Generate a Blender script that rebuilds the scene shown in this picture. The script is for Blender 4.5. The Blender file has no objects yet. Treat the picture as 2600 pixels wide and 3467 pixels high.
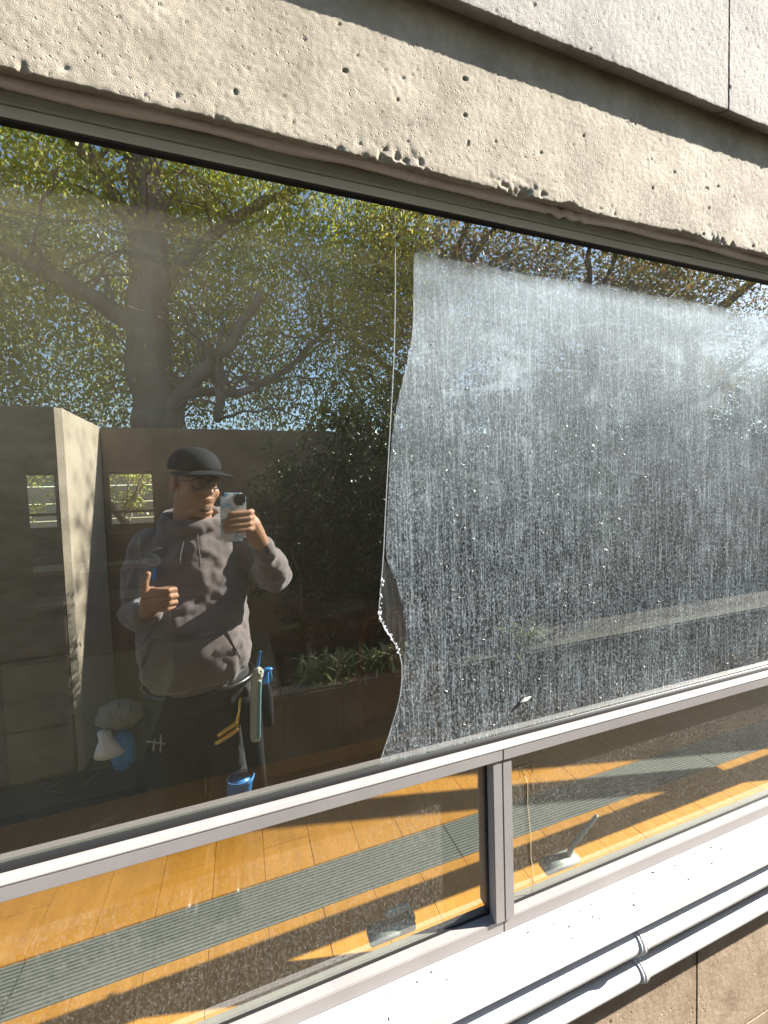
import bpy, bmesh, math, random
import numpy as np
from mathutils import Vector, Matrix
random.seed(7); rng = np.random.default_rng(7)
S = bpy.context.scene; COL = S.collection
# ---------------------------------------------------------------- camera, sky, sun, exposure
R_ = Vector((0.9441, -0.3279, -0.0319)).normalized()
F_ = Vector((0.3262, 0.9441, -0.0462)); F_ = (F_ - R_*F_.dot(R_)).normalized()
U_ = R_.cross(F_).normalized()
CAM = Vector((0, -0.67, 1.6))
cd = bpy.data.cameras.new('camera'); cam = bpy.data.objects.new('camera', cd); COL.objects.link(cam)
cam.matrix_world = Matrix(((R_.x, U_.x, -F_.x, CAM.x), (R_.y, U_.y, -F_.y, CAM.y), (R_.z, U_.z, -F_.z, CAM.z), (0, 0, 0, 1)))
cd.sensor_fit = 'VERTICAL'; cd.sensor_height = 36; cd.lens = 14.552; cd.clip_start = 0.008; cd.clip_end = 3000
S.camera = cam
SUN = Vector((0.821, -0.212, 0.53)).normalized()
w = bpy.data.worlds.new('World'); S.world = w; w.use_nodes = True
nt = w.node_tree; nt.nodes.clear()
sk = nt.nodes.new('ShaderNodeTexSky'); sk.sky_type = 'NISHITA'; sk.sun_disc = False
sk.sun_elevation = math.asin(SUN.z); sk.sun_rotation = math.atan2(SUN.x, SUN.y)
sk.air_density = 1.1; sk.dust_density = 0.4; sk.ozone_density = 2.0
bg = nt.nodes.new('ShaderNodeBackground'); bg.inputs[1].default_value = 0.085
wo = nt.nodes.new('ShaderNodeOutputWorld'); nt.links.new(sk.outputs[0], bg.inputs[0]); nt.links.new(bg.outputs[0], wo.inputs[0])
sd = bpy.data.lights.new('sun', 'SUN'); sd.energy = 5.0; sd.angle = math.radians(0.53); sd.color = (1, .95, .87)
so = bpy.data.objects.new('sun', sd); COL.objects.link(so); so.location = (8, -3, 9)
so.rotation_euler = SUN.to_track_quat('Z', 'Y').to_euler()
S.view_settings.view_transform = 'Standard'; S.view_settings.look = 'None'; S.view_settings.gamma = 1
S.view_settings.exposure = 2.25
S.render.engine = 'CYCLES'
S.cycles.max_bounces = 14; S.cycles.transparent_max_bounces = 40; S.cycles.diffuse_bounces = 5; S.cycles.glossy_bounces = 5
S.cycles.caustics_reflective = False; S.cycles.caustics_refractive = False; S.cycles.sample_clamp_indirect = 6
S.cycles.use_denoising = True

# ---------------------------------------------------------------- helpers
def tag(o, label=None, cat=None, group=None, kind=None):
    if label: o['label'] = label
    if cat: o['category'] = cat
    if group: o['group'] = group
    if kind: o['kind'] = kind
    return o
def empty(name, loc, label, cat, group=None):
    o = bpy.data.objects.new(name, None); COL.objects.link(o); o.location = loc; o.empty_display_size = .05
    bpy.context.view_layer.update()
    return tag(o, label, cat, group)
def link(name, me, m=None, parent=None, smooth=False):
    o = bpy.data.objects.new(name, me); COL.objects.link(o)
    if m and not me.materials: me.materials.append(m)
    if smooth: me.polygons.foreach_set('use_smooth', [True]*len(me.polygons))
    if parent:
        o.parent = parent; o.matrix_parent_inverse = worldm(parent).inverted()
    return o
def worldm(o):
    m = o.matrix_basis.copy()
    if o.parent: m = worldm(o.parent) @ o.matrix_parent_inverse @ m
    return m
def mesh_np(name, V, Fq, tri=False):
    me = bpy.data.meshes.new(name); V = np.asarray(V, dtype=np.float32); Fq = np.asarray(Fq, dtype=np.int32)
    k = Fq.shape[1]
    me.vertices.add(len(V)); me.vertices.foreach_set('co', V.ravel())
    me.loops.add(Fq.size); me.loops.foreach_set('vertex_index', Fq.ravel())
    me.polygons.add(len(Fq)); me.polygons.foreach_set('loop_start', np.arange(0, Fq.size, k, dtype=np.int32))
    me.update(calc_edges=True); me.validate(); return me
class MB:
    def __init__(s): s.v = []; s.f = []
    def raw(s, v, f):
        b = len(s.v); s.v += [tuple(p) for p in v]; s.f += [tuple(i+b for i in q) for q in f]; return s
    def box(s, x0, x1, y0, y1, z0, z1, bev=0.0):
        x0, x1 = min(x0, x1), max(x0, x1); y0, y1 = min(y0, y1), max(y0, y1); z0, z1 = min(z0, z1), max(z0, z1)
        if bev <= 0:
            v = [(x, y, z) for x in (x0, x1) for y in (y0, y1) for z in (z0, z1)]
            return s.raw(v, [(0, 1, 3, 2), (4, 6, 7, 5), (0, 4, 5, 1), (2, 3, 7, 6), (0, 2, 6, 4), (1, 5, 7, 3)])
        bm = bmesh.new(); bmesh.ops.create_cube(bm, size=1)
        for q in bm.verts: q.co = Vector(((x0+x1)/2+q.co.x*(x1-x0), (y0+y1)/2+q.co.y*(y1-y0), (z0+z1)/2+q.co.z*(z1-z0)))
        bmesh.ops.bevel(bm, geom=list(bm.edges), offset=bev, segments=2, affect='EDGES')
        bm.verts.index_update(); s.raw([q.co for q in bm.verts], [[q.index for q in f.verts] for f in bm.faces]); bm.free(); return s
    def tube(s, pts, rad, n=12, flat=1.0):
        P = [Vector(p) for p in pts]
        if not hasattr(rad, '__len__'): rad = [rad]*len(P)
        # rounded caps
        d0 = (P[0]-P[1]).normalized(); d1 = (P[-1]-P[-2]).normalized()
        Q = [P[0]+d0*rad[0]*.86]+[P[0]+d0*rad[0]*.5]+P+[P[-1]+d1*rad[-1]*.5, P[-1]+d1*rad[-1]*.86]
        Rr = [rad[0]*.45, rad[0]*.86]+list(rad)+[rad[-1]*.86, rad[-1]*.45]
        rings = []; up = None
        for i, p in enumerate(Q):
            t = (Q[min(i+1, len(Q)-1)]-Q[max(i-1, 0)]).normalized()
            if up is None: up = t.orthogonal().normalized()
            up = (up-t*up.dot(t)); up = up.normalized() if up.length > 1e-5 else t.orthogonal().normalized()
            sd_ = t.cross(up)
            rings.append([p+(up*math.cos(a)+sd_*math.sin(a)*flat)*Rr[i] for a in [2*math.pi*k/n for k in range(n)]])
        v = [c for r in rings for c in r]; f = []
        for i in range(len(rings)-1):
            for k in range(n): f.append((i*n+k, i*n+(k+1) % n, (i+1)*n+(k+1) % n, (i+1)*n+k))
        f.append(tuple(range(n-1, -1, -1))); b = (len(rings)-1)*n; f.append(tuple(b+k for k in range(n)))
        return s.raw(v, f)
    def loft(s, rings, n=28):  # rings: (center, half x, half y, power)
        v = []; f = []
        for c, hx, hy, pw in rings:
            for k in range(n):
                a = 2*math.pi*k/n; ca, sa = math.cos(a), math.sin(a)
                v.append((c[0]+hx*math.copysign(abs(ca)**pw, ca), c[1]+hy*math.copysign(abs(sa)**pw, sa), c[2]))
        for i in range(len(rings)-1):
            for k in range(n): f.append((i*n+k, i*n+(k+1) % n, (i+1)*n+(k+1) % n, (i+1)*n+k))
        f.append(tuple(range(n-1, -1, -1))); b = (len(rings)-1)*n; f.append(tuple(b+k for k in range(n)))
        return s.raw(v, f)
    def ell(s, c, r, rot=None, n=16):
        c = Vector(c); v = []; f = []; m = n//2
        for i in range(1, m):
            for k in range(n):
                th = math.pi*i/m; ph = 2*math.pi*k/n
                p = Vector((r[0]*math.sin(th)*math.cos(ph), r[1]*math.sin(th)*math.sin(ph), r[2]*math.cos(th)))
                v.append(c+(rot @ p if rot else p))
        t = Vector((0, 0, r[2])); 
        v += [c+(rot @ t if rot else t), c-(rot @ t if rot else t)]
        for i in range(m-2):
            for k in range(n): f.append((i*n+k, (i+1)*n+k, (i+1)*n+(k+1) % n, i*n+(k+1) % n))
        for k in range(n):
            f.append((len(v)-2, k, (k+1) % n)); b = (m-2)*n; f.append((len(v)-1, b+(k+1) % n, b+k))
        return s.raw(v, f)
    def build(s, name, m, parent=None, smooth=False):
        me = bpy.data.meshes.new(name); me.from_pydata(s.v, [], s.f); me.update()
        return link(name, me, m, parent, smooth)
def remesh(o, vox, it=4, fac=.6):
    m = o.modifiers.new('r', 'REMESH'); m.mode = 'VOXEL'; m.voxel_size = vox; m.use_smooth_shade = True
    m2 = o.modifiers.new('s', 'SMOOTH'); m2.iterations = it; m2.factor = fac
    dg = bpy.context.evaluated_depsgraph_get(); me = bpy.data.meshes.new_from_object(o.evaluated_get(dg))
    mats = list(o.data.materials); o.modifiers.clear(); o.data = me
    if not me.materials:
        for q in mats: me.materials.append(q)
    me.polygons.foreach_set('use_smooth', [True]*len(me.polygons)); return o
def vnoise(x, z, scale, seed):
    r = np.random.default_rng(seed); G = r.random((257, 257))
    u = (x/scale) % 256; v = (z/scale) % 256; i = u.astype(int); j = v.astype(int); a = u-i; b = v-j
    a = a*a*(3-2*a); b = b*b*(3-2*b); i1 = (i+1) % 256; j1 = (j+1) % 256
    return (G[i, j]*(1-a)*(1-b)+G[i1, j]*a*(1-b)+G[i, j1]*(1-a)*b+G[i1, j1]*a*b)-.5
# materials
def N(nt, t, **k):
    n = nt.nodes.new('ShaderNode'+t)
    for a, v in k.items():
        if a.startswith('i_'): n.inputs[int(a[2:])].default_value = v
        else: setattr(n, a, v)
    return n
def L(nt, a, b): nt.links.new(a, b)
def pos(nt, sc=(1, 1, 1)):
    g = N(nt, 'NewGeometry'); m = N(nt, 'Mapping'); m.inputs['Scale'].default_value = sc; L(nt, g.outputs['Position'], m.inputs[0]); return m.outputs[0]
def mat(name, c, rough=.6, c2=None, ns=20, stretch=(1, 1, 1), bump=0, bs=200, bd=.002, metal=0, spec=.5, pits=0, trans=0, sheen=0, coat=0):
    m = bpy.data.materials.new(name); m.use_nodes = True; nt = m.node_tree; b = nt.nodes['Principled BSDF']
    b.inputs['Base Color'].default_value = (*c, 1); b.inputs['Roughness'].default_value = rough
    b.inputs['Metallic'].default_value = metal; b.inputs['Specular IOR Level'].default_value = spec
    if sheen: b.inputs['Sheen Weight'].default_value = sheen
    if coat: b.inputs['Coat Weight'].default_value = coat
    if trans: b.inputs['Transmission Weight'].default_value = trans
    p = pos(nt, stretch)
    if c2 is not None:
        n = N(nt, 'TexNoise'); n.inputs['Scale'].default_value = ns; n.inputs['Detail'].default_value = 8; n.inputs['Roughness'].default_value = .65
        L(nt, p, n.inputs['Vector'])
        r = N(nt, 'ValToRGB'); r.color_ramp.elements[0].position = .35; r.color_ramp.elements[1].position = .68
        r.color_ramp.elements[0].color = (*c, 1); r.color_ramp.elements[1].color = (*c2, 1)
        L(nt, n.outputs[0], r.inputs[0]); L(nt, r.outputs[0], b.inputs['Base Color'])
    if bump:
        n2 = N(nt, 'TexNoise'); n2.inputs['Scale'].default_value = bs; n2.inputs['Detail'].default_value = 6; n2.inputs['Roughness'].default_value = .7
        L(nt, p, n2.inputs['Vector'])
        bp = N(nt, 'Bump'); bp.inputs['Strength'].default_value = bump; bp.inputs['Distance'].default_value = bd
        h = n2.outputs[0]
        if pits:
            vo = N(nt, 'TexVoronoi'); vo.inputs['Scale'].default_value = pits; L(nt, p, vo.inputs['Vector'])
            mr = N(nt, 'MapRange'); mr.inputs[1].default_value = .0; mr.inputs[2].default_value = .22; mr.inputs[3].default_value = -1.2; mr.inputs[4].default_value = 0
            L(nt, vo.outputs['Distance'], mr.inputs[0])
            nn = N(nt, 'TexNoise'); nn.inputs['Scale'].default_value = 9; L(nt, p, nn.inputs['Vector'])
            g = N(nt, 'Math', operation='GREATER_THAN'); g.inputs[1].default_value = .52; L(nt, nn.outputs[0], g.inputs[0])
            mu = N(nt, 'Math', operation='MULTIPLY'); L(nt, mr.outputs[0], mu.inputs[0]); L(nt, g.outputs[0], mu.inputs[1])
            ad = N(nt, 'Math', operation='ADD'); L(nt, h, ad.inputs[0]); L(nt, mu.outputs[0], ad.inputs[1]); h = ad.outputs[0]
        L(nt, h, bp.inputs['Height']); L(nt, bp.outputs[0], b.inputs['Normal'])
    return m
M = {}
M['conc'] = mat('concrete', (.29, .255, .20), .9, (.47, .415, .335), 12, bump=.9, bs=600, bd=.002, spec=.2, pits=110)
M['conc2'] = mat('concrete_upper', (.26, .24, .215), .9, (.40, .37, .335), 10, bump=1, bs=600, bd=.0024, spec=.4, pits=110)
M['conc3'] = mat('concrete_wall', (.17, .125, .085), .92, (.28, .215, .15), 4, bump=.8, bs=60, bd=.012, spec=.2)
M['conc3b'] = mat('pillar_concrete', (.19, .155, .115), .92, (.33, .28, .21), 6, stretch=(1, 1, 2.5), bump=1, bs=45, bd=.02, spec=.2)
M['conc3lit'] = mat('concrete_pillar', (.32, .28, .21), .92, (.42, .37, .29), 5, bump=.6, bs=70, bd=.008, spec=.2)  # lighter copy of the pillar concrete, sunlight on its side put into colour
M['block'] = mat('concrete_block', (.27, .2, .14), .92, (.40, .31, .22), 14, bump=.7, bs=500, bd=.002, pits=70, spec=.2)
M['alu'] = mat('painted_aluminium', (.24, .22, .215), .5, (.28, .26, .25), 6, bump=.15, bs=300, bd=.0005, spec=.4)
M['alud'] = mat('weathered_frame', (.26, .27, .22), .6, (.36, .35, .31), 9, stretch=(1, 1, 6), bump=.2, bs=150, bd=.001)
M['sill'] = mat('sill_metal', (.62, .60, .58), .45, (.72, .70, .68), 8, bump=.15, bs=120, bd=.001)
M['hdr'] = mat('header_rail', (.50, .45, .40), .5, (.56, .51, .46), 6, bump=.15, bs=300, bd=.0005)
M['seal'] = mat('sealant', (.52, .47, .42), .55, (.62, .57, .52), 15, bump=.5, bs=40, bd=.004)
M['gasket'] = mat('rubber_gasket', (.012, .012, .012), .5)
M['pipe'] = mat('painted_conduit', (.55, .54, .53), .5, (.62, .61, .6), 10, bump=.1, bs=90, bd=.001)
M['wood'] = mat('bench_wood', (.54, .235, .04), .45, (.66, .30, .06), 5, stretch=(9, 1.2, 1), bump=.1, bs=90, bd=.001)
M['wood2'] = mat('cap_wood', (.16, .05, .02), .45, (.23, .08, .03), 6, stretch=(1, 8, 1))
M['dwood'] = mat('chair_wood', (.24, .06, .025), .35, (.32, .10, .04), 12)
M['grille'] = mat('grille_metal', (.30, .31, .31), .45, metal=.3)
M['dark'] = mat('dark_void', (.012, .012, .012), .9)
M['carpet'] = mat('carpet', (.26, .25, .17), .95, (.31, .30, .21), 120, bump=.4, bs=300, bd=.003)
M['ceil'] = mat('ceiling_plaster', (.78, .74, .64), .9, (.84, .80, .70), 3)
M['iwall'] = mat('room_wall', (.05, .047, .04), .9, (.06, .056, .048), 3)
M['green'] = mat('partition_paint', (.68, .74, .50), .8, (.74, .78, .55), 4)
M['white'] = mat('white_plastic', (.6, .6, .58), .5)
M['pave'] = mat('paving', (.045, .04, .03), .9, (.075, .066, .05), 3, bump=.5, bs=60, bd=.005)
M['soil'] = mat('soil', (.03, .022, .015), .95, (.05, .037, .025), 20, bump=.8, bs=60, bd=.02)
M['bark'] = mat('bark', (.13, .10, .075), .9, (.25, .20, .16), 7, stretch=(1, 1, .25), bump=1, bs=25, bd=.03)
M['hoodie'] = mat('hoodie_fleece', (.155, .132, .130), .95, (.195, .168, .165), 30, bump=.25, bs=500, bd=.001, sheen=.25, spec=.1)
M['hoodied'] = mat('hoodie_seam', (.10, .088, .092), .95, sheen=.2, spec=.1)
M['pants'] = mat('work_trousers', (.035, .037, .04), .9, (.055, .058, .062), 18, bump=.3, bs=400, bd=.001, spec=.2)
M['skin'] = mat('skin', (.33, .175, .10), .55, (.42, .24, .145), 25, bump=.15, bs=120, bd=.001, spec=.35)
M['cap'] = mat('cap_fabric', (.014, .015, .017), .85, (.02, .021, .024), 30, spec=.2)
M['black'] = mat('black_plastic', (.012, .012, .013), .3)
M['lens'] = mat('spectacle_glass', (.05, .05, .055), .08)
M['beard'] = mat('beard', (.12, .07, .045), .9)
M['bluep'] = mat('blue_plastic', (.03, .22, .55), .35)
M['bluec'] = mat('blue_cloth', (.05, .22, .5), .8)
M['fleece'] = mat('washer_fleece', (.62, .66, .5), .95, (.72, .72, .6), 60, bump=1, bs=150, bd=.01)
M['teal'] = mat('washer_band', (.2, .4, .42), .7)
M['brass'] = mat('brass', (.75, .45, .12), .3, metal=1)
M['cord'] = mat('white_cord', (.5, .5, .47), .5)
M['paper'] = mat('yellow_paper', (.8, .78, .5), .8)
M['siding'] = mat('siding', (.34, .38, .42), .7, (.4, .44, .48), 3)
M['fence'] = mat('fence_boards', (.06, .058, .05), .8, (.09, .085, .075), 4)
M['cloth'] = mat('white_cloth', (.36, .37, .38), .9)
# leaf material with per-leaf variation
def leafmat(name, cols, trans=.45, rough=.45):
    m = bpy.data.materials.new(name); m.use_nodes = True; nt = m.node_tree; nt.nodes.clear()
    g = N(nt, 'NewGeometry'); r = N(nt, 'ValToRGB'); e = r.color_ramp.elements
    e[0].color = (*cols[0], 1); e[1].color = (*cols[-1], 1)
    for i, c in enumerate(cols[1:-1]):
        q = e.new((i+1)/(len(cols)-1)); q.color = (*c, 1)
    L(nt, g.outputs['Random Per Island'], r.inputs[0])
    d = N(nt, 'BsdfDiffuse'); t = N(nt, 'BsdfTranslucent'); gl = N(nt, 'BsdfGlossy'); gl.inputs['Roughness'].default_value = rough
    gl.inputs[0].default_value = (.6, .6, .6, 1)
    L(nt, r.outputs[0], d.inputs[0]); L(nt, r.outputs[0], t.inputs[0])
    a = N(nt, 'MixShader'); a.inputs[0].default_value = trans; L(nt, d.outputs[0], a.inputs[1]); L(nt, t.outputs[0], a.inputs[2])
    b = N(nt, 'MixShader'); b.inputs[0].default_value = .07; L(nt, a.outputs[0], b.inputs[1]); L(nt, gl.outputs[0], b.inputs[2])
    o = N(nt, 'OutputMaterial'); L(nt, b.outputs[0], o.inputs[0]); return m
M['leafy'] = leafmat('leaves_yellow_green', [(.26, .30, .02), (.42, .45, .04), (.54, .54, .07), (.56, .44, .10)], .6)
M['leafr'] = leafmat('leaves_autumn', [(.10, .12, .03), (.19, .17, .04), (.30, .15, .05), (.14, .18, .04)], .5)
M['leafd'] = leafmat('leaves_dark', [(.015, .028, .008), (.03, .05, .014), (.05, .075, .025)], .25, .35)
M['leafp'] = leafmat('leaves_planter', [(.14, .18, .06), (.26, .29, .12), (.36, .37, .19)], .35, .3)
# glass
def glassmat(r0=.40):
    m = bpy.data.materials.new('window_glass'); m.use_nodes = True; nt = m.node_tree; nt.nodes.clear()
    lw = N(nt, 'LayerWeight'); lw.inputs[0].default_value = .5
    p5 = N(nt, 'Math', operation='POWER'); p5.inputs[1].default_value = 7.0; L(nt, lw.outputs['Facing'], p5.inputs[0])
    mr = N(nt, 'MapRange'); mr.inputs[3].default_value = r0; mr.inputs[4].default_value = 1.0; L(nt, p5.outputs[0], mr.inputs[0])
    tr = N(nt, 'BsdfTransparent'); tr.inputs[0].default_value = (.93, .96, .92, 1)
    gl = N(nt, 'BsdfGlossy'); gl.inputs['Roughness'].default_value = 0.0; gl.inputs[0].default_value = (.98, 1, .97, 1)
    nz = N(nt, 'TexNoise'); nz.inputs['Scale'].default_value = 3.0; nz.inputs['Detail'].default_value = 1; L(nt, pos(nt), nz.inputs['Vector'])
    bp = N(nt, 'Bump'); bp.inputs['Strength'].default_value = .05; bp.inputs['Distance'].default_value = .004; L(nt, nz.outputs[0], bp.inputs['Height']); L(nt, bp.outputs[0], gl.inputs['Normal'])
    mx = N(nt, 'MixShader'); L(nt, mr.outputs[0], mx.inputs[0]); L(nt, tr.outputs[0], mx.inputs[1]); L(nt, gl.outputs[0], mx.inputs[2])
    o = N(nt, 'OutputMaterial'); L(nt, mx.outputs[0], o.inputs[0])
    m2 = bpy.data.materials.new('window_glass_inner'); m2.use_nodes = True; nt = m2.node_tree; nt.nodes.clear()
    tr = N(nt, 'BsdfTransparent'); tr.inputs[0].default_value = (.95, .97, .94, 1); o = N(nt, 'OutputMaterial'); L(nt, tr.outputs[0], o.inputs[0])
    return m, m2
M['glass'], M['glass2'] = glassmat(); M['glassl'] = glassmat(.13)[0]
def film(name, dens, streak, speck, spk_scale=420, top=0.0, diag=False, smear=.0, col=(.62, .64, .62)):
    m = bpy.data.materials.new(name); m.use_nodes = True; nt = m.node_tree; nt.nodes.clear()
    def noise(sc, scale, det=3, rough=.6, dist=0):
        n = N(nt, 'TexNoise'); n.inputs['Scale'].default_value = scale; n.inputs['Detail'].default_value = det
        n.inputs['Roughness'].default_value = rough; n.inputs['Distortion'].default_value = dist; L(nt, pos(nt, sc), n.inputs['Vector']); return n.outputs[0]
    def rng_(v, a, b, c, d):
        r = N(nt, 'MapRange'); r.inputs[1].default_value = a; r.inputs[2].default_value = b; r.inputs[3].default_value = c; r.inputs[4].default_value = d; L(nt, v, r.inputs[0]); return r.outputs[0]
    def op(o_, a, b):
        n = N(nt, 'Math', operation=o_); 
        for i, q in enumerate((a, b)):
            if isinstance(q, (int, float)): n.inputs[i].default_value = q
            else: L(nt, q, n.inputs[i])
        return n.outputs[0]
    st = rng_(noise((1, 1, .045), 330, 2, .5), .50, .72, 0, streak)
    st2 = rng_(noise((1, 1, .02), 70, 3, .6), .48, .75, 0, streak*.45)
    mid = rng_(noise((1, 1, .5), 300, 4, .75), .47, .70, 0, speck)
    vo = N(nt, 'TexVoronoi'); vo.inputs['Scale'].default_value = spk_scale; L(nt, pos(nt, (1, 1, .55)), vo.inputs['Vector'])
    sp = rng_(vo.outputs['Distance'], .05, .28, 1, 0)
    gate = rng_(noise((1, 1, 1), 60, 3), .5, .62, 0, 1)
    rnd = N(nt, 'Math', operation='GREATER_THAN'); rnd.inputs[1].default_value = .55
    sx = N(nt, 'SeparateColor'); L(nt, vo.outputs['Color'], sx.inputs[0]); L(nt, sx.outputs[0], rnd.inputs[0])
    sp = op('MULTIPLY', op('MULTIPLY', sp, rnd.outputs[0]), speck*2.2)
    big = rng_(noise((1, 1, 1), 2.6, 4, .6, .8), .3, .75, .55, 1.35)
    base = dens
    tot = op('ADD', op('ADD', st, st2), op('ADD', mid, sp))
    tot = op('ADD', tot, base)
    if top:
        sz = N(nt, 'SeparateXYZ'); L(nt, pos(nt), sz.inputs[0])
        zz = rng_(sz.outputs[2], 1.35, 2.0, 0, 1); tot = op('ADD', tot, op('MULTIPLY', op('MULTIPLY', zz, zz), top))
        sw = rng_(noise((1, 1, 2.0), 5, 5, .65, 2.2), .54, .72, 0, .30 if top > .2 else .03); tot = op('ADD', tot, op('MULTIPLY', sw, zz))
    if top:
        tot = op('MULTIPLY', tot, rng_(op('ADD', sz.outputs[2], op('MULTIPLY', noise((1, 1, 1), 40, 3), .03)), 1.995, 2.03, 1, .12))  # film thinned above this height to imitate the header's shadow
    if 0 < top < .2: tot = op('MULTIPLY', tot, rng_(sz.outputs[0], -.35, .28, 1.25, .35))  # glow put into the clean-side film: denser toward the left
    tot = op('MULTIPLY', tot, big); tot = op('MINIMUM', tot, .92)
    d = N(nt, 'BsdfDiffuse'); d.inputs[0].default_value = (*col, 1); t = N(nt, 'BsdfTranslucent'); t.inputs[0].default_value = (*col, 1)
    a = N(nt, 'MixShader'); a.inputs[0].default_value = .25; L(nt, d.outputs[0], a.inputs[1]); L(nt, t.outputs[0], a.inputs[2])
    tr = N(nt, 'BsdfTransparent'); mx = N(nt, 'MixShader'); L(nt, tot, mx.inputs[0]); L(nt, tr.outputs[0], mx.inputs[1]); L(nt, a.outputs[0], mx.inputs[2])
    o = N(nt, 'OutputMaterial'); L(nt, mx.outputs[0], o.inputs[0]); return m
M['film'] = film('dust_film', .02, .19, .33, 400, top=.42, col=(.76, .86, .92))
M['film2'] = film('dust_film_lower', .012, .04, .17, 330, col=(.8, .76, .68))
M['smear'] = film('smear', .035, .06, .02, 420)
M['clear'] = film('glow_haze', .014, .004, .006, 500, top=.085, col=(.82, .76, .58))  # warm film added over the clean glass, imitates a glow at upper left
CX, CY, FP = 829.5, 1106.0, 894.11
def ray(px, py): return R_*(px-CX)+U_*(CY-py)+F_*FP
def on(px, py, y=None, z=None):
    d = ray(px, py); t = (y-CAM.y)/d.y if y is not None else (z-CAM.z)/d.z
    return CAM+d*t
def mir(px, py, y):
    p = on(px, py, y=-y); return Vector((p.x, -p.y, p.z))

# ---------------------------------------------------------------- ground, room shell
tag(MB().box(-40, 60, -60, -.02, -.3, 0).build('pavement', M['pave']), kind='structure')
tag(MB().box(-3, 14, .0, 6, -.2, .1).build('floor', M['carpet']), kind='structure')
def strct(name, m, *b):
    q = MB()
    for c in b: q.box(*c)
    return tag(q.build(name, m), kind='structure')
strct('ceiling', M['ceil'], (-3, 14, .04, 6, 2.7, 2.85))
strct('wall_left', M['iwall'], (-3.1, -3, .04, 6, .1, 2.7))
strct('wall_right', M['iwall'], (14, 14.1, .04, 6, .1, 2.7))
# far room wall with two window openings
X0, X1, X2, X3 = -2.4, -1.95, -1.48, -.97; Z0, Z1 = 1.30, 1.95
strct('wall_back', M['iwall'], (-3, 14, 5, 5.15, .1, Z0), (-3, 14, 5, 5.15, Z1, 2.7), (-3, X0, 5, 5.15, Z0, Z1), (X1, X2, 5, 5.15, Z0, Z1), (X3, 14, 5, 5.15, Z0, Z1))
for xa, xb, lb in ((X0, X1, 'small dark framed back window behind the concrete pillar reflection'), (X2, X3, 'dark framed back window beside the reflected cap, branches behind it')):
    w_ = empty('back_window', ((xa+xb)/2, 5, Z0), lb, 'window', 'windows in the back wall of the room')
    f = MB()
    f.box(xa, xb, 4.99, 5.03, Z0, Z0+.03); f.box(xa, xb, 4.99, 5.03, Z1-.03, Z1); f.box(xa, xa+.03, 4.99, 5.03, Z0+.03, Z1-.03); f.box(xb-.03, xb, 4.99, 5.03, Z0+.03, Z1-.03)
    f.box(xa+.03, xb-.03, 4.995, 5.025, Z0+.16, Z0+.19)
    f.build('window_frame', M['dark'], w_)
    MB().box(xa+.03, xb-.03, 5.005, 5.011, Z0+.03, Z1-.03).build('glass_pane', M['glass2'], w_)
# garden beyond the back windows
fe = empty('garden_fence', (-2, 8, 0), 'pale board fence beyond the back window of the room', 'fence')
for k in range(9): MB().box(-8, 4, 8, 8.03, .1+k*.3, .385+k*.3).build('board', M['fence'], fe)
def leafcloud(blobs, n, size, seed, clump=None, droop=0, aspect=2.2, flat=0):
    r = np.random.default_rng(seed); B = np.array(blobs, float); vol = B[:, 3]*B[:, 4]*B[:, 5]; pick = r.choice(len(B), n, p=vol/vol.sum())
    d = r.normal(size=(n, 3)); d /= np.linalg.norm(d, axis=1)[:, None]; d *= (r.random(n)**(1/2.4))[:, None]
    if clump:
        nc, cr = clump; d2 = r.normal(size=(nc, 3)); d2 /= np.linalg.norm(d2, axis=1)[:, None]; d2 *= (r.random(nc)**(1/2.6))[:, None]
        pk2 = r.choice(len(B), nc, p=vol/vol.sum()); cc = B[pk2, :3]+d2*B[pk2, 3:6]
        ci = r.integers(0, nc, n); g = r.normal(size=(n, 3))*cr; g[:, 2] *= (1+droop*1.6); g[:, 2] -= abs(r.normal(size=n))*cr*droop
        P = cc[ci]+g
    else: P = B[pick, :3]+d*B[pick, 3:6]
    a = r.normal(size=(n, 3)); a[:, 2] -= droop*1.5; a /= np.linalg.norm(a, axis=1)[:, None]
    b = np.cross(a, r.normal(size=(n, 3))); b /= np.linalg.norm(b, axis=1)[:, None]
    s = size*(.6+.8*r.random(n))[:, None]; a = a*s; b = b*s/aspect
    nrm = np.cross(a, b); nrm /= np.linalg.norm(nrm, axis=1)[:, None]; cu = nrm*s*.12
    V = np.stack([P-a*.5, P+b*.5-cu, P+a*.5, P-b*.5-cu], 1).reshape(-1, 3)
    return mesh_np('leaves', V, np.arange(4*n).reshape(n, 4))
def branchy(segs, seed=0, n=9, wob=.04):
    q = MB(); r = random.Random(seed)
    for pts, r0, r1 in segs:
        P = [Vector(p) for p in pts]; out = []; rr = []
        for i in range(len(P)-1):
            for k in range(4):
                t = k/4; c = P[i].lerp(P[i+1], t)
                out.append(c+Vector([r.uniform(-1, 1)*wob for _ in range(3)])); rr.append(0)
        out.append(P[-1]); rr.append(0)
        rr = [r0+(r1-r0)*(i/(len(out)-1))**.8*1.0 for i in range(len(out))]
        q.tube(out, rr, n)
    return q
t = empty('garden_tree', (-1.7, 6.6, .1), 'small bare branched tree seen through the back window', 'tree')
sg = [([(-1.7, 6.6, .1), (-1.68, 6.6, 1.3)], .05, .04)]; rr = random.Random(4)
for k in range(9):
    e_ = Vector((-1.7+rr.uniform(-.6, .6), 6.6+rr.uniform(-.3, .3), rr.uniform(1.8, 2.5))); sg.append(([(-1.68, 6.6, 1.1+.05*k), e_.lerp(Vector((-1.68, 6.6, 1.3)), .4), e_], .022, .008))
branchy(sg, 4, 6, .02).build('trunk', M['bark'], t, True)
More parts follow.
